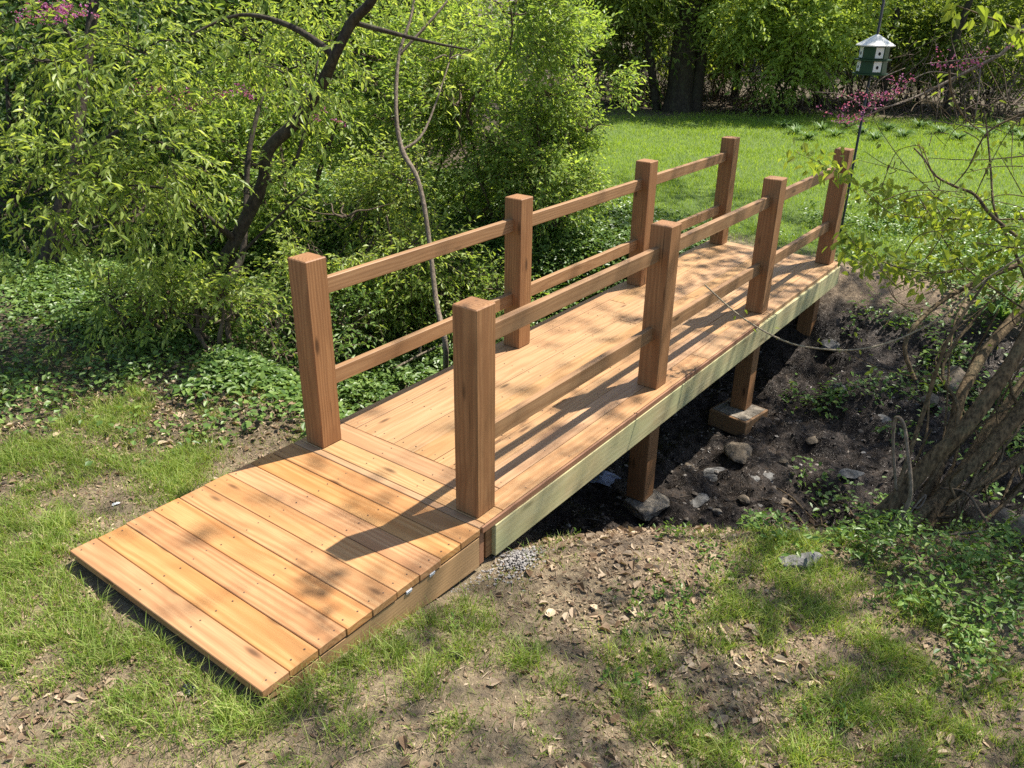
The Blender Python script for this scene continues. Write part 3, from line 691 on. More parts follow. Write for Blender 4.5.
G = Geo(); q = len(p); twigs(G, None, p, rdir(q)*[.5, .5, .2]+[0, 0, .7], .06, 5, .024, .5, .1)
tag(put('weed_sprouts', G, L_VINE), 'small broad leaved weeds dotted over the near bank', kind='stuff')

# ------------------------------------------------------------------ trees and shrubs
def limb(G, a, b, r0, r1, wig=.12, seed=0, n=4, sides=6):
    q = np.random.default_rng(seed); a = np.asarray(a, float); b = np.asarray(b, float); L = np.linalg.norm(b-a)
    P = [a+(b-a)*t+(q.normal(size=3)*wig*L*math.sin(math.pi*t)) for t in np.linspace(0, 1, n+1)]
    tube(G, P, np.linspace(r0, r1, n+1), sides, 4, rough=.12, seed=seed); return P
def branch_fan(G, c, rad, n, r, seed, root=None):
    q = np.random.default_rng(seed)
    for k in range(n):
        d = rdir(1, q)[0]; d[2] = abs(d[2])*.7+.1; e = np.asarray(c)+d*np.asarray(rad)*q.uniform(.7, 1.0)
        s = np.asarray(root if root is not None else c)+q.normal(size=3)*.02
        limb(G, s, e, r*q.uniform(.5, 1), r*.15, .07, int(q.integers(1e6)), 4, 5)
def plant(name, label, cat, base, lobes, leaf, L, group=None, bark=B_TWIG, trunk=None, stems=5, stem_r=.02, tw_len=.3, m=7, droop=.35, ratio=.42,
          seed=1, gap=.4, simple_=False, twig=True, outward=1.0, upb=.3, stem_name='stems', crown='leaves', shell=.5, gscale=1.6, fan=5):
    q = np.random.default_rng(seed); root = empty(name, tuple(float(v) for v in base)); tag(root, label, cat, group); b = np.asarray(base, float)
    Gl, Gt = Geo(), Geo()
    if trunk is not None:
        for P, R in trunk: tube(Gt, P, R, 9, 5, rough=.16, seed=seed)
    for li, (c, rad, K) in enumerate(lobes):
        p, d = lobe_pts(c, rad, K, shell, gap, gscale, q, seed)
        twigs(Gl, Gt if twig else None, p, d*outward+rdir(len(p), q)*.6+[0, 0, upb], tw_len, m, L, ratio, droop, simple=simple_, r=q)
        if trunk is None:
            for s in range(max(1, int(round(stems/len(lobes))))):
                st = b+[q.normal()*.12, q.normal()*.12, -.1]; e = np.asarray(c)+rdir(1, q)[0]*np.asarray(rad)*.7; e[2] = max(e[2], c[2])
                limb(Gt, st, e, stem_r*q.uniform(.6, 1.2), stem_r*.25, .07, int(q.integers(1e6)))
        branch_fan(Gt, c, rad, fan, stem_r*.45, seed*31+li)
    if trunk is None and not Gt.v: limb(Gt, b, b+[0, 0, .3], .02, .01)
    def up2(o): o.matrix_parent_inverse = Matrix.Translation(-Vector(root.location)); return o
    up2(put(crown, Gl, leaf, root)); up2(put(stem_name, Gt, bark, root, smooth=True))
    return root
def cb(px, D, z=None): a = col(px, D); return np.array([a[0], a[1], gz(a[0], a[1]) if z is None else z])

# near leaning tree on the left
dA = [6.6, 6.55, 6.4, 6.25, 6.15, 6.0, 5.9, 5.8, 5.6, 5.5, 5.35, 5.2]
pA = [(170, 372), (183, 335), (207, 288), (235, 240), (262, 185), (268, 150), (296, 122), (320, 88), (335, 55), (352, 22), (372, 0), (400, -60)]
PA = [at(x_, y_, d_) for (x_, y_), d_ in zip(pA, dA)]
g0 = gz(PA[0][0], PA[0][1]); PA[0][2] = min(PA[0][2], g0)
TA = [([PA[-1], PA[-1]+[.3, -.2, .8], (1.9, 1.9, 4.6), (2.3, 1.6, 5.6)], [.025, .022, .018, .01]), (PA, [.085, .066, .055, .05, .048, .046, .043, .041, .038, .035, .031, .025]),
      ([PA[1]+[0, 0, -.1], at(208, 300, 6.7), at(240, 262, 6.9), at(246, 200, 7.0), at(250, 145, 7.0), at(268, 75, 7.1)], [.05, .035, .03, .025, .022, .012]),
      ([PA[4], at(290, 170, 6.0), at(305, 130, 5.9), at(318, 60, 5.8)], [.02, .015, .01, .006]),
      ([PA[8], at(290, 26, 5.6), at(240, 15, 5.6), at(190, 35, 5.5)], [.03, .02, .012, .006]),
      ([PA[9], at(420, 40, 5.6), at(470, 50, 5.8)], [.02, .012, .005]),
      ([PA[3], at(205, 215, 5.9), at(170, 190, 5.7), at(120, 185, 5.6)], [.03, .02, .012, .005]),
      ([PA[2], at(240, 255, 6.2), at(290, 205, 6.1), at(308, 190, 6.1)], [.015, .012, .008, .004])]
plant('leaning_tree', 'dark leaning tree with drooping pale green leaves left of the bridge', 'tree', PA[0],
      [(at(140, 60, 5.8), (.65, .65, .5), 150), (at(175, 150, 5.7), (.42, .42, .4), 85), (at(105, 180, 5.5), (.55, .55, .4), 120), (at(50, 60, 5.5), (.5, .5, .5), 100), (at(150, 235, 6.0), (.4, .4, .35), 75), (at(115, 300, 6.2), (.5, .5, .3), 60),
       (at(255, 40, 6.2), (.5, .5, .35), 70), (at(25, 190, 5.4), (.35, .35, .4), 60), (at(285, 70, 5.6), (.25, .25, .25), 22), (at(200, 285, 6.3), (.3, .3, .2), 30), (at(250, 190, 6.0), (.2, .2, .2), 14), (at(330, 40, 6.8), (.4, .4, .4), 50), (at(220, 300, 6.9), (.35, .35, .2), 40), (at(330, -30, 6.0), (.5, .5, .3), 50), ((2.3, 1.6, 5.6), (1.2, 1.2, .6), 60), ((3.1, 2.9, 5.8), (1.2, 1.2, .6), 70)],  # last two lobes are unseen, added to dapple the ground on the left
      L_ASH, .060, bark=B_DARK, trunk=TA, tw_len=.30, m=10, droop=.5, ratio=.33, seed=11, gap=.44, stem_name='trunk', crown='crown', upb=-.05, gscale=2.2, stem_r=.018, fan=4)
# second dark tree, with a redbud canopy
B0 = cb(44, 7.9); TB = [([B0-[0, 0, .1], at(47, 290, 8.0), at(56, 230, 7.95), at(72, 165, 7.9), at(82, 90, 7.9), at(92, 20, 7.9), at(100, -60, 7.9)], [.10, .085, .08, .07, .06, .05, .04]),
      ([at(50, 268, 7.98), at(80, 235, 7.8), at(106, 225, 7.7)], [.035, .022, .012]), ([B0+[.25, .2, -.1], at(26, 250, 8.2), at(12, 150, 8.3), at(5, 60, 8.3)], [.035, .03, .025, .015]), ([B0+[.5, .1, -.1], at(16, 250, 8.6), at(28, 180, 8.7)], [.03, .02, .01]), ([at(72, 165, 7.9), at(120, 130, 7.7), at(180, 105, 7.5)], [.03, .02, .01]), ([at(85, 70, 7.9), at(60, 20, 7.6), at(30, 0, 7.4)], [.03, .02, .01])]
rb = plant('redbud_tree', 'dark trunked tree at the far left with pink blossom among green leaves', 'tree', B0,
      [(at(40, 100, 8.6), (1., 1., .7), 230), (at(150, 90, 8.8), (1., 1., .7), 180), (at(0, 220, 8.4), (.8, .8, .5), 150), (at(90, -20, 8.2), (1.3, 1.3, .8), 300)],
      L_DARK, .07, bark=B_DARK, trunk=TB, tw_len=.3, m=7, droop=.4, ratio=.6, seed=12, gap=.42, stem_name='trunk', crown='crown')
def blossoms(root, centers, per, r0, sc=.013):
    G = Geo()
    for c, rad, K in centers:
        p, d = lobe_pts(c, rad, K, .8, .2, 3, r0); 
        # runs along short twigs
        q = np.repeat(p, per, 0)+np.repeat(rdir(len(p), r0)*[1, 1, .35], per, 0)*np.tile(np.linspace(0, .16, per), len(p))[:, None]+r0.normal(size=(len(p)*per, 3))*.008
        leaves(G, q, rdir(len(q), r0), rdir(len(q), r0), sc*r0.uniform(.7, 1.5, len(q)), .8, .5, .3, simple=True)
    o = put('blossoms', G, L_PINK, root); o.matrix_parent_inverse = Matrix.Translation(-Vector(root.location)); return o
blossoms(rb, [(at(65, 8, 6.9), (.35, .35, .10), 36), (at(35, 14, 6.9), (.2, .2, .07), 14), (at(148, 90, 6.0), (.14, .14, .06), 9), (at(190, 100, 6.0), (.10, .10, .06), 12), (at(238, 92, 6.0), (.12, .12, .06), 8), (at(330, 118, 6.2), (.15, .15, .08), 5)], 14, np.random.default_rng(5), .017)

# thin curving pale trunk in the middle
C0 = on_z(441, 388, -.75); C0[2] = gz(C0[0], C0[1])
dc = np.linalg.norm((C0-CAM))*.93
PC = [C0-[0, 0, .05], at(446, 352, 6.1), at(436, 300, 6.15), at(428, 232, 6.15), at(418, 180, 6.15), at(402, 150, 6.2), at(396, 110, 6.2), at(399, 55, 6.25), at(412, 12, 6.3), at(422, -60, 6.4)]
plant('slender_tree', 'slender bare curving pale trunk rising just beyond the left rail', 'tree', C0, [(at(430, -20, 6.4), (.4, .4, .25), 26), (at(450, 60, 6.5), (.3, .3, .3), 18)],
      L_ASH, .06, bark=B_GREY, trunk=[(PC, [.024, .022, .019, .018, .017, .021, .015, .013, .011, .008]), ([at(402, 150, 6.2), at(425, 130, 6.3), at(450, 60, 6.5)], [.012, .009, .004]), ([PC[7], at(440, 10, 6.3), at(470, -30, 6.4)], [.012, .009, .004])],
      tw_len=.25, m=7, droop=.5, ratio=.35, seed=13, stem_name='trunk', crown='crown')
G = Geo(); S0 = on_z(418, 322, -.5); S0[2] = gz(S0[0], S0[1]); tube(G, [S0-[0, 0, .1], S0+[.0, .0, .12], S0+[.02, 0, .26]], [.02, .018, .014], 7, 4); tag(put('tree_stub', G, B_GREY, smooth=True), 'short pale broken stub standing in the ivy beside the slender trunk', 'stub')

# big honeysuckle and neighbours beyond the ravine
def bush(px, D, r, h, label, leaf=L_BUSH, L=.055, K=700, seed=1, name='honeysuckle_bush', cat='bush', group=None, m=8, gap=.40, droop=.25, simple_=False, tw=.3, ratio=.45, low=.15, twig=True, bark=B_TWIG):
    b = cb(px, D); q = np.random.default_rng(seed*7+1); lobes = []
    nl = 7
    for k_ in range(nl):
        t = (k_+.5)/nl; th = k_*2.4+seed; rr = r*(.62 if k_ else .1)*(.6+.6*q.uniform())
        lr = r*q.uniform(.5, .68)
        lobes.append((b+[math.cos(th)*rr, math.sin(th)*rr, low+lr*.4+(h-low-lr*.8)*t], (lr, lr, lr*q.uniform(.7, 1.0)), K//nl))
    return plant(name, label, cat, b, lobes, leaf, L, group, bark=bark, stems=9, stem_r=.028, tw_len=tw, m=m, droop=droop, ratio=ratio, seed=seed, gap=gap, simple_=simple_, twig=twig)
bush(498, 9.6, 1.08, 2.7, 'largest bright green bush, its rounded side leaning over the lawn behind the left rail', L=.052, K=3300, seed=21, gap=.43)
bush(412, 10.4, 1.1, 2.5, 'bright bush behind the slender curving trunk', L=.052, K=1500, seed=22, gap=.46)
bush(352, 7.9, .85, 1.75, 'low yellow green bush between the leaning trunk and the slender trunk', L_ASH, .048, 1400, 23, droop=.4, gap=.47)
bush(262, 10.2, 1.1, 2.35, 'bright bush seen behind the crook of the leaning trunk', L_BUSH, .06, 1000, 24, gap=.45)
bush(160, 10.8, 1.2, 2.5, 'leafy bush behind the drooping leaves of the leaning tree', L_BUSH, .065, 1000, 25, gap=.45)
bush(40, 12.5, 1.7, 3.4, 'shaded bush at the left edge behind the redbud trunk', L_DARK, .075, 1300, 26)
bush(556, 9.5, .62, 1.75, 'bright bush bulging from the lower right of the largest bush beside the third left post', L_BUSH, .048, 1300, 27)
bush(398, 8.0, .55, .8, 'low bright shrub in the dip behind the slender curving trunk', L_BUSH, .045, 500, 36, low=.05)
bush(468, 7.9, .5, .75, 'low bright shrub in the dip behind the second left post', L_BUSH, .045, 450, 37, low=.05)
bush(95, 6.7, .45, .55, 'low shrub at the foot of the redbud trunk', L_BUSH, .05, 200, 28, low=.05)
bush(235, 6.6, .5, .65, 'low shrub right of the leaning trunk base', L_VINE, .045, 320, 29, low=.05)
bush(300, 7.2, .55, .7, 'low shady shrub behind the first left post', L_IVY, .045, 300, 30, low=.05)
bush(150, 6.2, .42, .55, 'low bright shrub just left of the leaning trunk base', L_ASH, .05, 190, 35, low=.05, droop=.5)

# ------------------------------------------------------------------ woods behind
GB = 'trees and bushes along the back of the lawn'
for i_, (px, D, r, h, lf, K, lab) in enumerate([
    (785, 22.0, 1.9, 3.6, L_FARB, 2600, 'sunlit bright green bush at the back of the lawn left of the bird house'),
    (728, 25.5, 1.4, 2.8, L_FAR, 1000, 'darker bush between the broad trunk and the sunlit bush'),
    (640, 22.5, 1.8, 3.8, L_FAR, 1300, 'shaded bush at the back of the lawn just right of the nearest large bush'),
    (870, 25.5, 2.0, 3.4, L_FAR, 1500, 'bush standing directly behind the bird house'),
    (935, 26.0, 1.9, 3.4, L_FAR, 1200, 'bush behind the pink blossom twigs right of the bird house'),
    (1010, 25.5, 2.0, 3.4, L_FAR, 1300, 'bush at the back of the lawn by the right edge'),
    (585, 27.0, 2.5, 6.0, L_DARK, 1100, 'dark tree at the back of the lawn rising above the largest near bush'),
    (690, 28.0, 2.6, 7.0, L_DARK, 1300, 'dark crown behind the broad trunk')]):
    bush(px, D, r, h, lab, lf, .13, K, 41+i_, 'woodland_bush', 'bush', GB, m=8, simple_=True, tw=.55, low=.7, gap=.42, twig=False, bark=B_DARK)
b = cb(688, 21.6)
plant('large_tree', 'broad dark trunked tree standing at the back of the lawn', 'tree', b, [(b+[.3, .5, 3.6], (2.2, 2.2, 1.0), 700), (b+[-1.2, .9, 2.9], (1.3, 1.3, .6), 350), (b+[-2, 2, 6.5], (3.4, 3.4, 1.8), 600)], L_FAR, .13, bark=B_DARK,
      trunk=[([b-[0, 0, .2], b+[0, 0, .4], b+[.05, 0, 1.5], b+[.1, -.1, 3], b+[.2, -.2, 6.5]], [.5, .33, .30, .27, .2]), ([b+[.3, -.3, -.1], b+[.35, -.35, 1.5], b+[.6, -.6, 4]], [.2, .15, .12]), ([b+[-.1, .5, -.1], b+[-.3, 1.0, 2.5], b+[-.4, 1.2, 4]], [.12, .09, .07])],
      simple_=True, tw_len=.5, seed=61, stem_name='trunk', crown='crown', twig=False, stem_r=.06, shell=.6)
for k_, (px, D, r_, lab) in enumerate([(745, 23.2, .09, 'thin dark trunk right of the broad trunk'), (622, 23, .08, 'thin trunk at the back of the lawn left of the broad trunk'), (660, 24, .06, 'thin trunk close beside the broad trunk'), (835, 24.5, .10, 'thin trunk behind the bird house pole'), (905, 24, .07, 'thin leaning trunk behind the pink twigs'), (975, 23.5, .08, 'thin trunk near the right edge at the back')]):
    b = cb(px, D); plant('thin_tree', lab, 'tree', b, [(b+[0, 0, 5.5], (1.8, 1.8, 1.3), 220)], L_FAR, .13, 'thin trunks in the back woods', bark=B_DARK, trunk=[([b-[0, 0, .2], b+[.1, .05*k_, 1.5], b+[-.1+.1*k_, .1, 3.2], b+[0, 0, 5.4]], [r_*1.3, r_, r_*.85, r_*.6])], simple_=True, tw_len=.5, seed=70+k_, stem_name='trunk', crown='crown', twig=False, stem_r=.03, fan=3)
# tangled brush, bare twigs
G = Geo(); q = np.random.default_rng(9)
for k_ in range(330):
    px = q.uniform(560, 1100); D = q.uniform(21.5, 25); b = cb(px, D); e = b+[q.normal()*.9, q.normal()*.9, q.uniform(.5, 2.2)]
    limb(G, b, e, q.uniform(.008, .022), .004, .12, int(q.integers(1e6)), 4, 4)
tag(put('brush_thicket', G, barkmat('brush_bark', (.07, .045, .035), (.17, .12, .09), 1), smooth=True), 'tangled bare brown brush in the shade at the back of the lawn', kind='stuff')
# distant mass closing off the view
Gl = Geo(); q = np.random.default_rng(15)
for k_ in range(26):
    th = math.radians(-12+4.1*k_); D = q.uniform(37, 41); c = np.array([CAM[0]+D*math.cos(th), CAM[1]+D*math.sin(th), 0])
    for zz, rr in ((2, 2.8), (5, 3.2), (8.5, 3.4)):
        p, d = lobe_pts(c+[0, 0, zz], (rr, rr, 2.3), 420, .7, .28, .8, q, k_); twigs(Gl, None, p, d+[0, 0, .2], .8, 6, .24, .5, .3, simple=True, r=q)
for k_ in range(14):          # nearer woods on the left
    px = -80+k_*38; D = q.uniform(14.5, 18.5); c = cb(px, D)
    for zz, rr in ((1.0, 1.5), (3, 1.9), (5.2, 2.0)):
        p, d = lobe_pts(c+[0, 0, zz], (rr, rr, 1.3), 300, .7, .33, 1.2, q, k_); twigs(Gl, None, p, d+[0, 0, .2], .5, 7, .13, .5, .3, simple=True, r=q)
tag(put('distant_woodland', Gl, L_FAR), 'far-off mass of green woodland closing the view', kind='stuff')

# ------------------------------------------------------------------ shrub on the right with leaning trunks
H0 = np.array([2.05, -1.62, gz(2.05, -1.62)])
def dpt(px, py, d): return at(px, py, d)
TH_ = [([at(868, 528, 4.75), at(895, 500, 4.7), at(930, 462, 4.6), at(962, 432, 4.5), at(992, 392, 4.45), at(1030, 330, 4.4), at(1075, 250, 4.3), at(1110, 150, 4.2)], [.052, .048, .043, .04, .038, .036, .034, .03]),
       ([at(925, 530, 4.75), at(945, 490, 4.75), at(985, 452, 4.7), at(1030, 400, 4.65), at(1090, 330, 4.6), at(1150, 200, 4.4)], [.045, .04, .042, .04, .036, .028]),
       ([at(915, 528, 4.85), at(938, 470, 4.88), at(955, 420, 4.9), at(962, 395, 4.9), at(985, 352, 5.0), at(1012, 320, 5.1), at(1045, 280, 5.1), at(1080, 180, 5.2)], [.034, .032, .03, .03, .032, .034, .034, .028]),
       ([at(900, 535, 4.6), at(935, 500, 4.75), at(965, 490, 4.8), at(1000, 470, 4.85), at(1040, 445, 4.9), at(1100, 400, 4.9)], [.04, .03, .026, .028, .03, .025]),
       ([at(940, 540, 4.9), at(958, 480, 5.0), at(1000, 415, 5.1), at(1040, 360, 5.2), at(1100, 300, 5.2)], [.036, .032, .03, .026, .022]),
       ([at(915, 380, 4.9), at(905, 345, 4.95), at(925, 315, 5.0), at(960, 290, 5.05), at(1024, 262, 5.1)], [.012, .014, .014, .016, .018])]
br = [[(1060, 235), (1024, 255), (985, 280), (940, 318), (890, 342), (850, 350), (815, 348), (790, 343), (762, 330), (735, 312), (705, 285)],
      [(1060, 270), (1024, 242), (991, 215), (975, 195), (956, 187), (936, 176), (925, 160), (914, 148)],
      [(1030, 290), (1014, 250), (995, 211), (991, 172), (987, 129), (984, 110)],
      [(1060, 150), (1024, 156), (975, 160), (929, 158)],
      [(1060, 95), (1024, 113), (987, 133), (968, 168), (952, 187)],
      [(949, 70), (952, 94), (964, 117), (980, 131)],
      [(1060, 215), (1024, 219), (952, 219), (897, 215), (878, 203), (862, 188)],
      [(952, 219), (915, 205), (870, 190), (830, 168), (795, 152)],
      [(1040, 240), (1000, 250), (950, 272), (900, 268), (862, 250), (845, 232)],
      [(1060, 330), (1010, 300), (960, 262), (930, 215), (915, 190)], [(1040, 200), (1000, 195), (960, 215), (930, 240)], [(960, 219), (930, 190), (905, 165), (880, 130), (868, 108)],
      [(1050, 90), (1010, 130), (985, 175), (960, 230), (930, 290)], [(1040, 300), (1000, 330), (950, 372), (905, 375), (850, 355), (830, 335)], [(995, 520), (985, 480), (1005, 430), (1024, 395)]]
rr_ = np.random.default_rng(77)
for k_, b_ in enumerate(br):
    d0 = 4.4+.25*(k_ % 4); P = [at(x_, y_, d0+.05*i_) for i_, (x_, y_) in enumerate(b_)]
    r0 = [.0055, .013, .011, .006, .008, .008, .006, .004, .006, .007, .004, .004, .003, .004, .006][k_]
    TH_.append((P, np.linspace(r0, r0*.35 if k_ else .005, len(P))))
for k_ in range(24):       # tangle of half dead stems round the trunks
    u_ = rr_.uniform(880, 1010); s = at(u_, rr_.uniform(480, 560), rr_.uniform(4.6, 5.1)); e = at(u_+rr_.uniform(20, 190), rr_.uniform(260, 470), rr_.uniform(4.4, 5.4)); r0 = rr_.uniform(.004, .016)
    TH_.append(([s, s*.6+e*.4+rr_.normal(size=3)*.08, s*.3+e*.7+rr_.normal(size=3)*.08, e], [r0, r0*.9, r0*.7, r0*.4]))
for k_ in range(70):       # fine interlaced twigs
    s = at(rr_.uniform(880, 1060), rr_.uniform(80, 330), rr_.uniform(4.2, 5.4)); e = s+rdir(1, rr_)[0]*[.35, .35, .25]; TH_.append(([s, (s+e)/2+rr_.normal(size=3)*.04, e], [.003, .0025, .0012]))
Gl, Gt = Geo(), Geo()
VN = br[0]
Gv = Geo()
for P, R in TH_: tube(Gv if (len(P) == 11 and abs(R[0]-.0055) < 1e-6) else Gt, P, R, 9 if R[0] > .02 else 5, 5, rough=.22 if R[0] > .02 else .05, seed=int(R[0]*1e4))
Gr = Geo(); rq = np.random.default_rng(31)
for k_ in range(16):       # roots running down into the creek bed
    x_, y_ = 2.1+rq.uniform(-.3, .5), -1.45+rq.uniform(-.35, .3); th = rq.uniform(.2, 2.6); P = []
    for t_ in range(7): P.append([x_, y_, gz(x_, y_)+.008+rq.uniform(-.012, .012)]); x_ += .14*math.cos(th); y_ += .14*math.sin(th); th += rq.normal()*.35
    tube(Gr, P, np.linspace(rq.uniform(.008, .018), .003, 7), 6, 4, rough=.2, seed=k_)
rs = empty('leaning_shrub', tuple(H0)); tag(rs, 'old multi stemmed shrub with thick brown trunks leaning off the right edge', 'shrub')
def sprig(path, d0, n, L, droop=.4, jit=.05, dd=.05):
    P = np.array([at(x_, y_, d0+dd*i_) for i_, (x_, y_) in enumerate(path)]); P, _ = smooth_path(P, np.ones(len(P)), 8)
    idx = rr_.integers(0, len(P)-1, n); p = P[idx]+rr_.normal(size=(n, 3))*jit
    leaves(Gl, p, rdir(n, rr_)+[0, 0, -droop*1.6], rdir(n, rr_)*.7+[0, 0, .7], L*rr_.uniform(.7, 1.3, n), .55, .3, .2)
for k_, n_, L_ in ((0, 14, .03), (1, 36, .04), (2, 40, .04), (3, 14, .035), (4, 26, .04), (5, 20, .04), (6, 90, .055), (7, 150, .062), (8, 190, .06), (9, 130, .055), (10, 34, .04), (11, 16, .035), (12, 30, .04), (13, 20, .035)):
    sprig(br[k_], 4.4+.25*(k_ % 4), n_, L_)
for c_, rad_, n_ in ((at(900, 265, 4.8), (.35, .35, .12), 110), (at(985, 245, 4.8), (.4, .4, .18), 140), (at(960, 215, 5.1), (.3, .3, .12), 50), (at(830, 165, 4.7), (.14, .14, .07), 20)):
    p, d = lobe_pts(c_, rad_, n_, .7, .3, 3, rr_); leaves(Gl, p, rdir(len(p), rr_)+[0, 0, -.4], rdir(len(p), rr_)*.7+[0, 0, .7], .055*rr_.uniform(.7, 1.3, len(p)), .55, .3, .2)
def up3(o, root): o.matrix_parent_inverse = Matrix.Translation(-Vector(root.location)); return o
up3(put('stems', Gt, barkmat('shrub_bark', (.035, .025, .014), (.20, .14, .075), 1.5), rs, smooth=True), rs); up3(put('roots', Gr, B_BROWN, rs, smooth=True), rs); up3(put('leaves', Gl, L_SPRIG, rs), rs); vn = up3(put('hanging_stem', Gv, barkmat('pale_vine', (.20, .16, .10), (.36, .30, .2), 2), rs, smooth=True), rs); vn['label'] = 'long pale curved stem sagging across to the bridge'
G = Geo(); p = np.array([at(895, 160, 4.6), at(889, 163, 4.6)]); leaves(G, p, np.array([[.1, 0, -1.], [-.2, 0, -1.]]), np.array([[0, -1, .2], [0, -1, .2]]), .05, .3, .5, .1); up3(put('seed_pods', G, L_POD, rs), rs)

# tree whose leafy sprig enters at the top right; crown shades the creek from above the frame
T0 = np.array([5.6, -5.2, gz(5.6, -5.2)])
crown = []
q = np.random.default_rng(123)
for cx, cy_, cz, r_, K in [(6.2, -3.4, 5.4, 1.7, 420), (8.2, -2.6, 5.8, 1.6, 380), (4.3, -3.6, 5.2, 1.2, 130), (3.2, -4.6, 5.4, 1.2, 90), (7.2, -5.0, 6.2, 1.8, 250), (5.0, -2.3, 6.3, 1.0, 50), (6.8, -1.4, 6.8, 1.2, 42), (3.4, -2.4, 5.9, .8, 32), (1.5, -2.1, 5.2, 1.0, 34), (2.6, -3.2, 5.4, .9, 60), (8.8, -.8, 6.2, 1.3, 160),
                          (4.9, -1.9, 9.2, 1.0, 32), (6.4, -2.2, 9.4, 1.0, 26), (7.8, -2.0, 9.4, 1.0, 22), (3.9, -2.6, 9.0, .8, 20), (10.4, -.2, 6.4, 1.1, 110), (11.6, 1.0, 6.8, 1.2, 150), (10.3, 1.4, 6.9, .9, 90), (13.0, 1.6, 7.2, 1.1, 60)]:  # high and far lobes added out of view to shade ramp and lawn
    crown.append(((cx, cy_, cz), (r_, r_, r_*.6), K))
P = [T0-[0, 0, .2], T0+[.1, .1, 1.2], T0+[.0, .5, 2.6], T0+[.2, 1.0, 4.2], T0+[.4, 1.4, 5.6]]
TT = [(P, [.15, .12, .10, .07, .04])]+[([P[2+(i_ % 2)], (np.array(P[3])+np.array(c[0]))/2+[0, 0, .3], np.array(c[0])], [.032, .022, .012]) for i_, c in enumerate(crown)]
tip = [at(1075, 70, 3.6), at(1035, 40, 3.55), at(1000, 22, 3.5), at(955, 5, 3.45)]
TT.append(([P[1], T0+[-1.5, 1.0, 2.2], at(1200, 80, 3.9)]+tip, [.04, .025, .012, .008, .006, .004, .002]))
tr = plant('overhanging_tree', 'overhanging tree whose bright leafy sprig hangs into the top right corner', 'tree', T0, crown, L_SPRIG, .078, bark=B_BROWN, trunk=TT, tw_len=.4, m=8, droop=.4, ratio=.5, seed=81, stem_name='trunk', crown='crown', gap=.5, gscale=1.5, stem_r=.03)
Gl = Geo()
Ps, _ = smooth_path(tip, np.ones(4), 12); idx = rr_.integers(0, len(Ps), 60); pp = Ps[idx]+rr_.normal(size=(60, 3))*.03
leaves(Gl, pp, rdir(60, rr_)*.7+[0, 0, -.8], rdir(60, rr_)*.7+[0, 0, .5], .06*rr_.uniform(.6, 1.2, 60), .55, .3, .25); up3(put('leaves', Gl, L_SPRIG, tr), tr)

# redbud twigs with blossom
R0 = np.array([6.6, -2.9, gz(6.6, -2.9)])
Gt = Geo(); rb2 = empty('redbud_sapling', tuple(R0)); tag(rb2, 'bare redbud twigs carrying magenta blossom in front of the bird house pole', 'tree')
tp = [[R0, R0+[.1, .1, 1.2], at(1060, 25, 6.6), at(1000, 55, 6.5), at(960, 75, 6.5), at(920, 95, 6.5), at(880, 110, 6.5), at(850, 122, 6.5), at(835, 122, 6.5)], [at(920, 95, 6.5), at(895, 105, 6.4), at(868, 108, 6.4), at(845, 95, 6.4), at(815, 92, 6.4)], [at(960, 75, 6.5), at(930, 72, 6.4), at(905, 84, 6.4)], [at(880, 110, 6.5), at(868, 100, 6.5), at(880, 80, 6.4), at(905, 68, 6.4)], [at(1000, 55, 6.5), at(960, 60, 6.3), at(925, 64, 6.2)], [at(980, 66, 6.5), at(979, 90, 6.4), at(975, 118, 6.4)], [R0+[.1, .1, 1.2], at(1040, 120, 6.4), at(990, 128, 6.5), at(930, 120, 6.4)]]
for k_, P in enumerate(tp): tube(Gt, P, np.linspace(.022 if k_ == 0 else .006, .003, len(P)), 5, 5)
up3(put('stems', Gt, B_GREY, rb2, smooth=True), rb2)
G = Geo(); q = np.random.default_rng(8)
def run(path, n, sp, d=6.4):
    P = np.array([at(a_, b_, d) for a_, b_ in path]); P, _ = smooth_path(P, np.ones(len(P)), 16); i_ = q.integers(0, len(P), n); p = P[i_]+q.normal(size=(n, 3))*[sp, sp, sp*.8]
    leaves(G, p, rdir(n, q), rdir(n, q), .016*q.uniform(.7, 1.5, n), .8, .5, .3, simple=True)
run([(838, 117), (850, 121), (862, 118)], 71, .022); run([(862, 112), (875, 102), (893, 92), (905, 84)], 126, .03); run([(838, 92), (862, 96), (890, 94)], 49, .015); run([(892, 80), (905, 78), (912, 80)], 33, .02); run([(935, 64), (955, 66), (980, 60)], 93, .022); run([(935, 52), (960, 56), (985, 62)], 33, .03); run([(820, 108), (828, 112)], 13, .02); run([(845, 110), (850, 103), (862, 98)], 33, .02); run([(985, 50), (1010, 45)], 27, .03)
up3(put('blossoms', G, L_PINK, rb2), rb2)

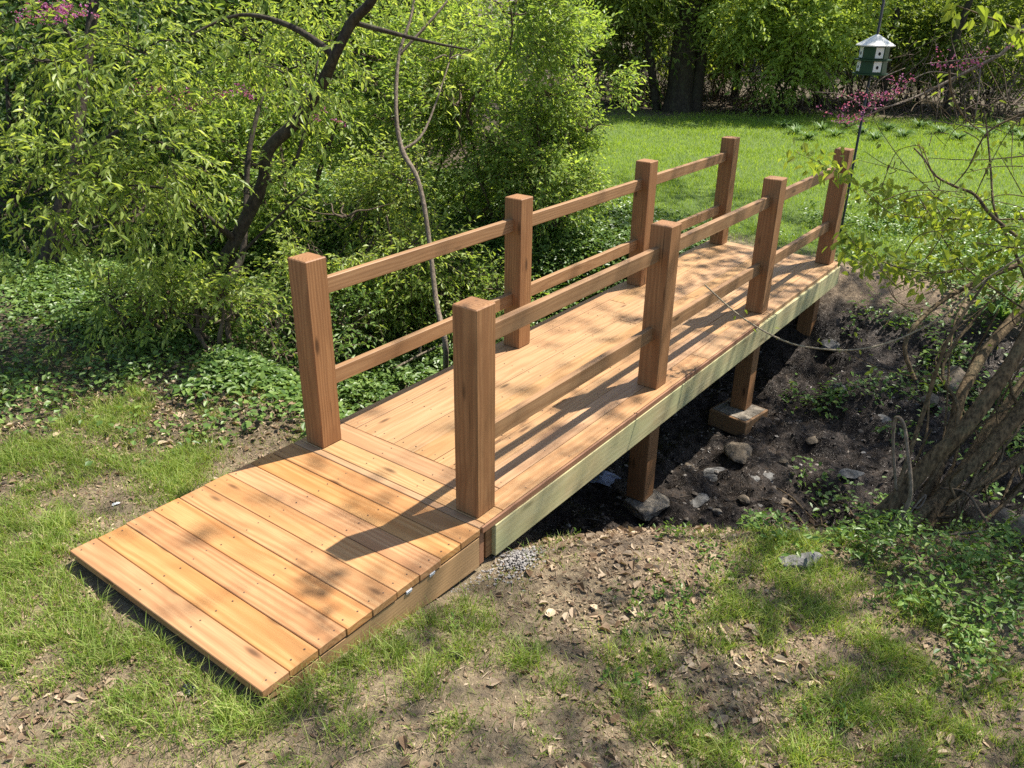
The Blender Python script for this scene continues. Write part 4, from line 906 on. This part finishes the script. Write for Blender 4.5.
# strap leaved plants
def strap(c, n, L, seed, label, group, name='strap_leaf_plant'):
    q = np.random.default_rng(seed); G = Geo(); c = np.array([c[0], c[1], gz(c[0], c[1])])
    for _ in range(n):
        th = q.uniform(0, 6.28); out = np.array([math.cos(th), math.sin(th), 0]); l = L*q.uniform(.6, 1.1); s = np.array([-out[1], out[0], 0])*.011*L/.4
        pts = [c+out*(.02+l*t*.75)+[0, 0, l*(t*1.0-t*t*q.uniform(.45, .8))] for t in (0, .3, .6, 1.0)]
        V = []; 
        for p_, w_ in zip(pts, (1, 1.1, .85, .08)): V += [p_-s*w_, p_+s*w_]
        G.add(np.array(V), [np.array([[0, 1, 3, 2], [2, 3, 5, 4], [4, 5, 7, 6]])])
    o = put(name, G, L_STRAP, origin=c); tag(o, label, 'plant', group); return o
for k_, px in enumerate([784, 796, 808, 822, 835, 848, 862, 875, 889, 903, 920, 941, 958, 972, 986, 1000, 1012, 1022]):
    c = on_z(px, 128+(k_*7 % 5)*3.0, -.18)
    lab = 'pale green strap leaf clump in the row across the back of the lawn'
    for s_ in range(1): strap(c, 90, .36, 200+k_, lab, 'strap leaf clumps at the back of the lawn')
p = on_z(1000, 322, -.35); strap(p, 50, .5, 230, 'clump of long arching strap leaves on the far bank at the right edge', None)

# bird house on its pole
bh = np.array([7.11, .34, gz(7.11, .34)]); dtop = (at(872, 55, 1)-CAM); zh = CAM[2]+(dtop[2]/np.hypot(dtop[0], dtop[1]))*np.hypot(*(bh[:2]-CAM[:2]))
M_WHITE = simple('white_paint', (.72, .71, .66), .5, 30, .06, .05); M_GREEN = simple('dark_green_paint', (.015, .05, .018), .45, 30, .15, .05); M_HOLE = simple('dark_hole', (.01, .01, .01), .9, 30, .1, .05); M_ROOF = simple('pale_roof', (.72, .68, .60), .5, 25, .1, .1); M_POLE = simple('dark_pole', (.03, .03, .03), .45, 30, .1, .1)
hb = tag(empty('bird_house', (bh[0], bh[1], zh)), 'white and green two storey bird house with a pale peaked roof on the pole', 'bird house')
hex_ = lambda r, z, n=6, ph=.26: np.array([[r*math.cos(ph+k*2*math.pi/n), r*math.sin(ph+k*2*math.pi/n), z] for k in range(n)])
def loft(rings, caps=True):
    n = len(rings[0]); V = np.concatenate(rings); Q = [[a*n+k, a*n+(k+1) % n, (a+1)*n+(k+1) % n, (a+1)*n+k] for a in range(len(rings)-1) for k in range(n)]
    T = []
    if caps:
        V = np.vstack([V, rings[0].mean(0), rings[-1].mean(0)]); L_ = len(V)
        T = [[L_-2, (k+1) % n, k] for k in range(n)]+[[L_-1, (len(rings)-1)*n+k, (len(rings)-1)*n+(k+1) % n] for k in range(n)]
    return V, Q, T
G = Geo()
for zz in (-.225, -.045): V, Q, T = loft([hex_(.235 if zz < -.1 else .222, zz, 8), hex_(.222, zz+.16, 8)]); G.add(V, [np.array(Q), np.array(T)])
put('body', G, M_GREEN, hb)
G = Geo()
for zz in (-.245, -.065): V, Q, T = loft([hex_(.285, zz, 8), hex_(.285, zz+.016, 8)]); G.add(V, [np.array(Q), np.array(T)])
put('ledge', G, M_GREEN, hb)
G = Geo(); V, Q, T = loft([hex_(.295, .115, 8), hex_(.295, .128, 8), hex_(.02, .26, 8)]); G.add(V, [np.array(Q), np.array(T)]); put('roof', G, M_ROOF, hb); hb.scale = (.66, .66, .78)
for zz in (-.138, .035):
    for k in range(8):
        if k % 2 == (0 if zz < 0 else 0):
            a_ = .26+(k+.5)*2*math.pi/8; r_ = (.230 if zz < 0 else .222)*math.cos(math.pi/8); c = np.array([r_*math.cos(a_), r_*math.sin(a_), zz]); G = Geo(); cbox(G, c, (.012, .125, .135), rotz(a_), .002)
            pn = put('door_panel', G, M_WHITE, hb); G = Geo(); th = np.arange(10)*math.pi/5; V = np.stack([np.full(10, .009), .022*np.cos(th), .022*np.sin(th)-.01], -1); V2 = V-[.006, 0, 0]
            V = np.vstack([V, V2])@rotz(a_).T+c; G.add(V, [np.array([[0, 1, 2, 3], [0, 3, 4, 5], [0, 5, 6, 7], [0, 7, 8, 9]]), np.array([[k2, (k2+1) % 10, (k2+1) % 10+10, k2+10] for k2 in range(10)])]); put('entry_hole', G, M_HOLE, pn)  # raised black disc, the darkness of the hole put into its colour
G = Geo(); tube(G, [bh-[0, 0, .1], np.array([bh[0], bh[1], zh+.9])], [.014, .014], 8); tag(put('bird_house_pole', G, M_POLE, smooth=True), 'thin dark metal pole carrying the bird house, behind the far right post', 'pole')

# ------------------------------------------------------------------ small things
def stick(name, pts, R, mat, label, cat='branch', sides=7):
    G = Geo(); tube(G, pts, R, sides, 6, rough=.15, seed=len(label)); o = put(name, G, mat, smooth=True); tag(o, label, cat); return o
stick('dead_branch', [at(884, 552, 4.45), at(893, 530, 4.45), at(906, 508, 4.4), at(911, 488, 4.35), at(908, 455, 4.35), at(904, 425, 4.35), at(896, 418, 4.4), at(893, 440, 4.45), at(896, 490, 4.5)], [.014, .013, .012, .011, .01, .009, .009, .009, .008], B_GREY, 'pale bent dead branch arching up in front of the leaning trunk')
stick('dead_branch', [at(950, 535, 4.45), at(985, 531, 4.4), at(1010, 527, 4.4), at(1035, 519, 4.35)], [.007, .009, .009, .008], B_GREY, 'straw coloured stick lying across the big brown boulder')
stick('dead_branch', [at(998, 568, 4.4), at(996, 545, 4.4), at(990, 528, 4.4), at(980, 512, 4.5), at(965, 492, 4.6), at(940, 488, 4.7)], [.010, .009, .008, .008, .007, .006], B_TWIG, 'dark hooked twig standing in front of the boulder')
stick('dead_branch', [at(895, 500, 4.7), at(918, 508, 4.6), at(925, 495, 4.6), at(900, 525, 4.5)], [.006, .006, .005, .004], B_GREY, 'short pale broken twig beside the pale bent branch')
a_, b_ = on_z(700, 518, -.72), on_z(780, 528, -.55); a_[2] = gz(a_[0], a_[1])+.03; b_[2] = gz(b_[0], b_[1])+.03
stick('log', [a_, (a_+b_)/2+[0, 0, .02], b_], [.022, .026, .02], B_BROWN, 'dark log lying along the foot of the near bank', 'log', 9)
a_, b_ = on_z(390, 345, -.6), on_z(475, 312, -.6); a_[2] = gz(a_[0], a_[1])+.03; b_[2] = gz(b_[0], b_[1])+.05
stick('fallen_branch', [a_, (a_+b_)/2+[0, 0, .05], b_], [.012, .012, .007], B_GREY, 'pale fallen branch in the ivy behind the left rails')
a_, b_ = on_z(240, 352, -.35), on_z(292, 392, -.25); a_[2] = gz(a_[0], a_[1])+.12; b_[2] = gz(b_[0], b_[1])+.02
stick('fallen_branch', [a_+[0, 0, .15], a_, b_], [.01, .012, .009], B_TWIG, 'dark fallen branch left of the first left post')
def scrap(name, px, py, z, s, mat, label, seed):
    q = np.random.default_rng(seed); c = on_z(px, py, z); c = on_z(px, py, gz(c[0], c[1])); c = np.array([c[0], c[1], gz(c[0], c[1])+.006]); n = 7; u, v = np.meshgrid(np.linspace(-1, 1, n), np.linspace(-1, 1, n), indexing='ij')
    V = np.stack([u*s[0]+q.normal(size=u.shape)*s[0]*.12, v*s[1]+q.normal(size=u.shape)*s[1]*.12, q.uniform(0, 1, u.shape)*s[2]*(1.15-np.maximum(abs(u), abs(v)))+.002], -1).reshape(-1, 3)
    f = [[i_*n+j_, (i_+1)*n+j_, (i_+1)*n+j_+1, i_*n+j_+1] for i_ in range(n-1) for j_ in range(n-1)]; G = Geo(); G.add(V@rotz(q.uniform(0, 3)).T, [np.array(f)])
    V2 = G.v[0].copy(); G.v[0] = V2; o = put(name, G, mat); o.location = tuple(c); md = o.modifiers.new('thickness', 'SOLIDIFY'); md.thickness = .003; tag(o, label, 'litter')
scrap('plastic_scrap', 189, 691, -.1, (.032, .02, .03), simple('black_plastic', (.012, .012, .013), .3, 30, .2, .1, .6), 'crumpled black plastic scrap in the grass below the ramp', 1)
scrap('paper_scrap', 116, 505, -.1, (.018, .009, .01), M_WHITE, 'small white scrap on the bare soil left of the ramp', 2)
scrap('plastic_bag', 598, 488, -.85, (.12, .09, .06), simple('bluish_plastic', (.25, .28, .36), .3, 9, .4, .3, .6), 'crumpled bluish plastic under the bridge beside the near footing', 3)
scrap('fabric_scrap', 456, 658, -.15, (.03, .018, .03), simple('black_cloth', (.02, .016, .013), .8, 30, .2, .1), 'dark crumpled scrap on the soil right of the ramp', 4)
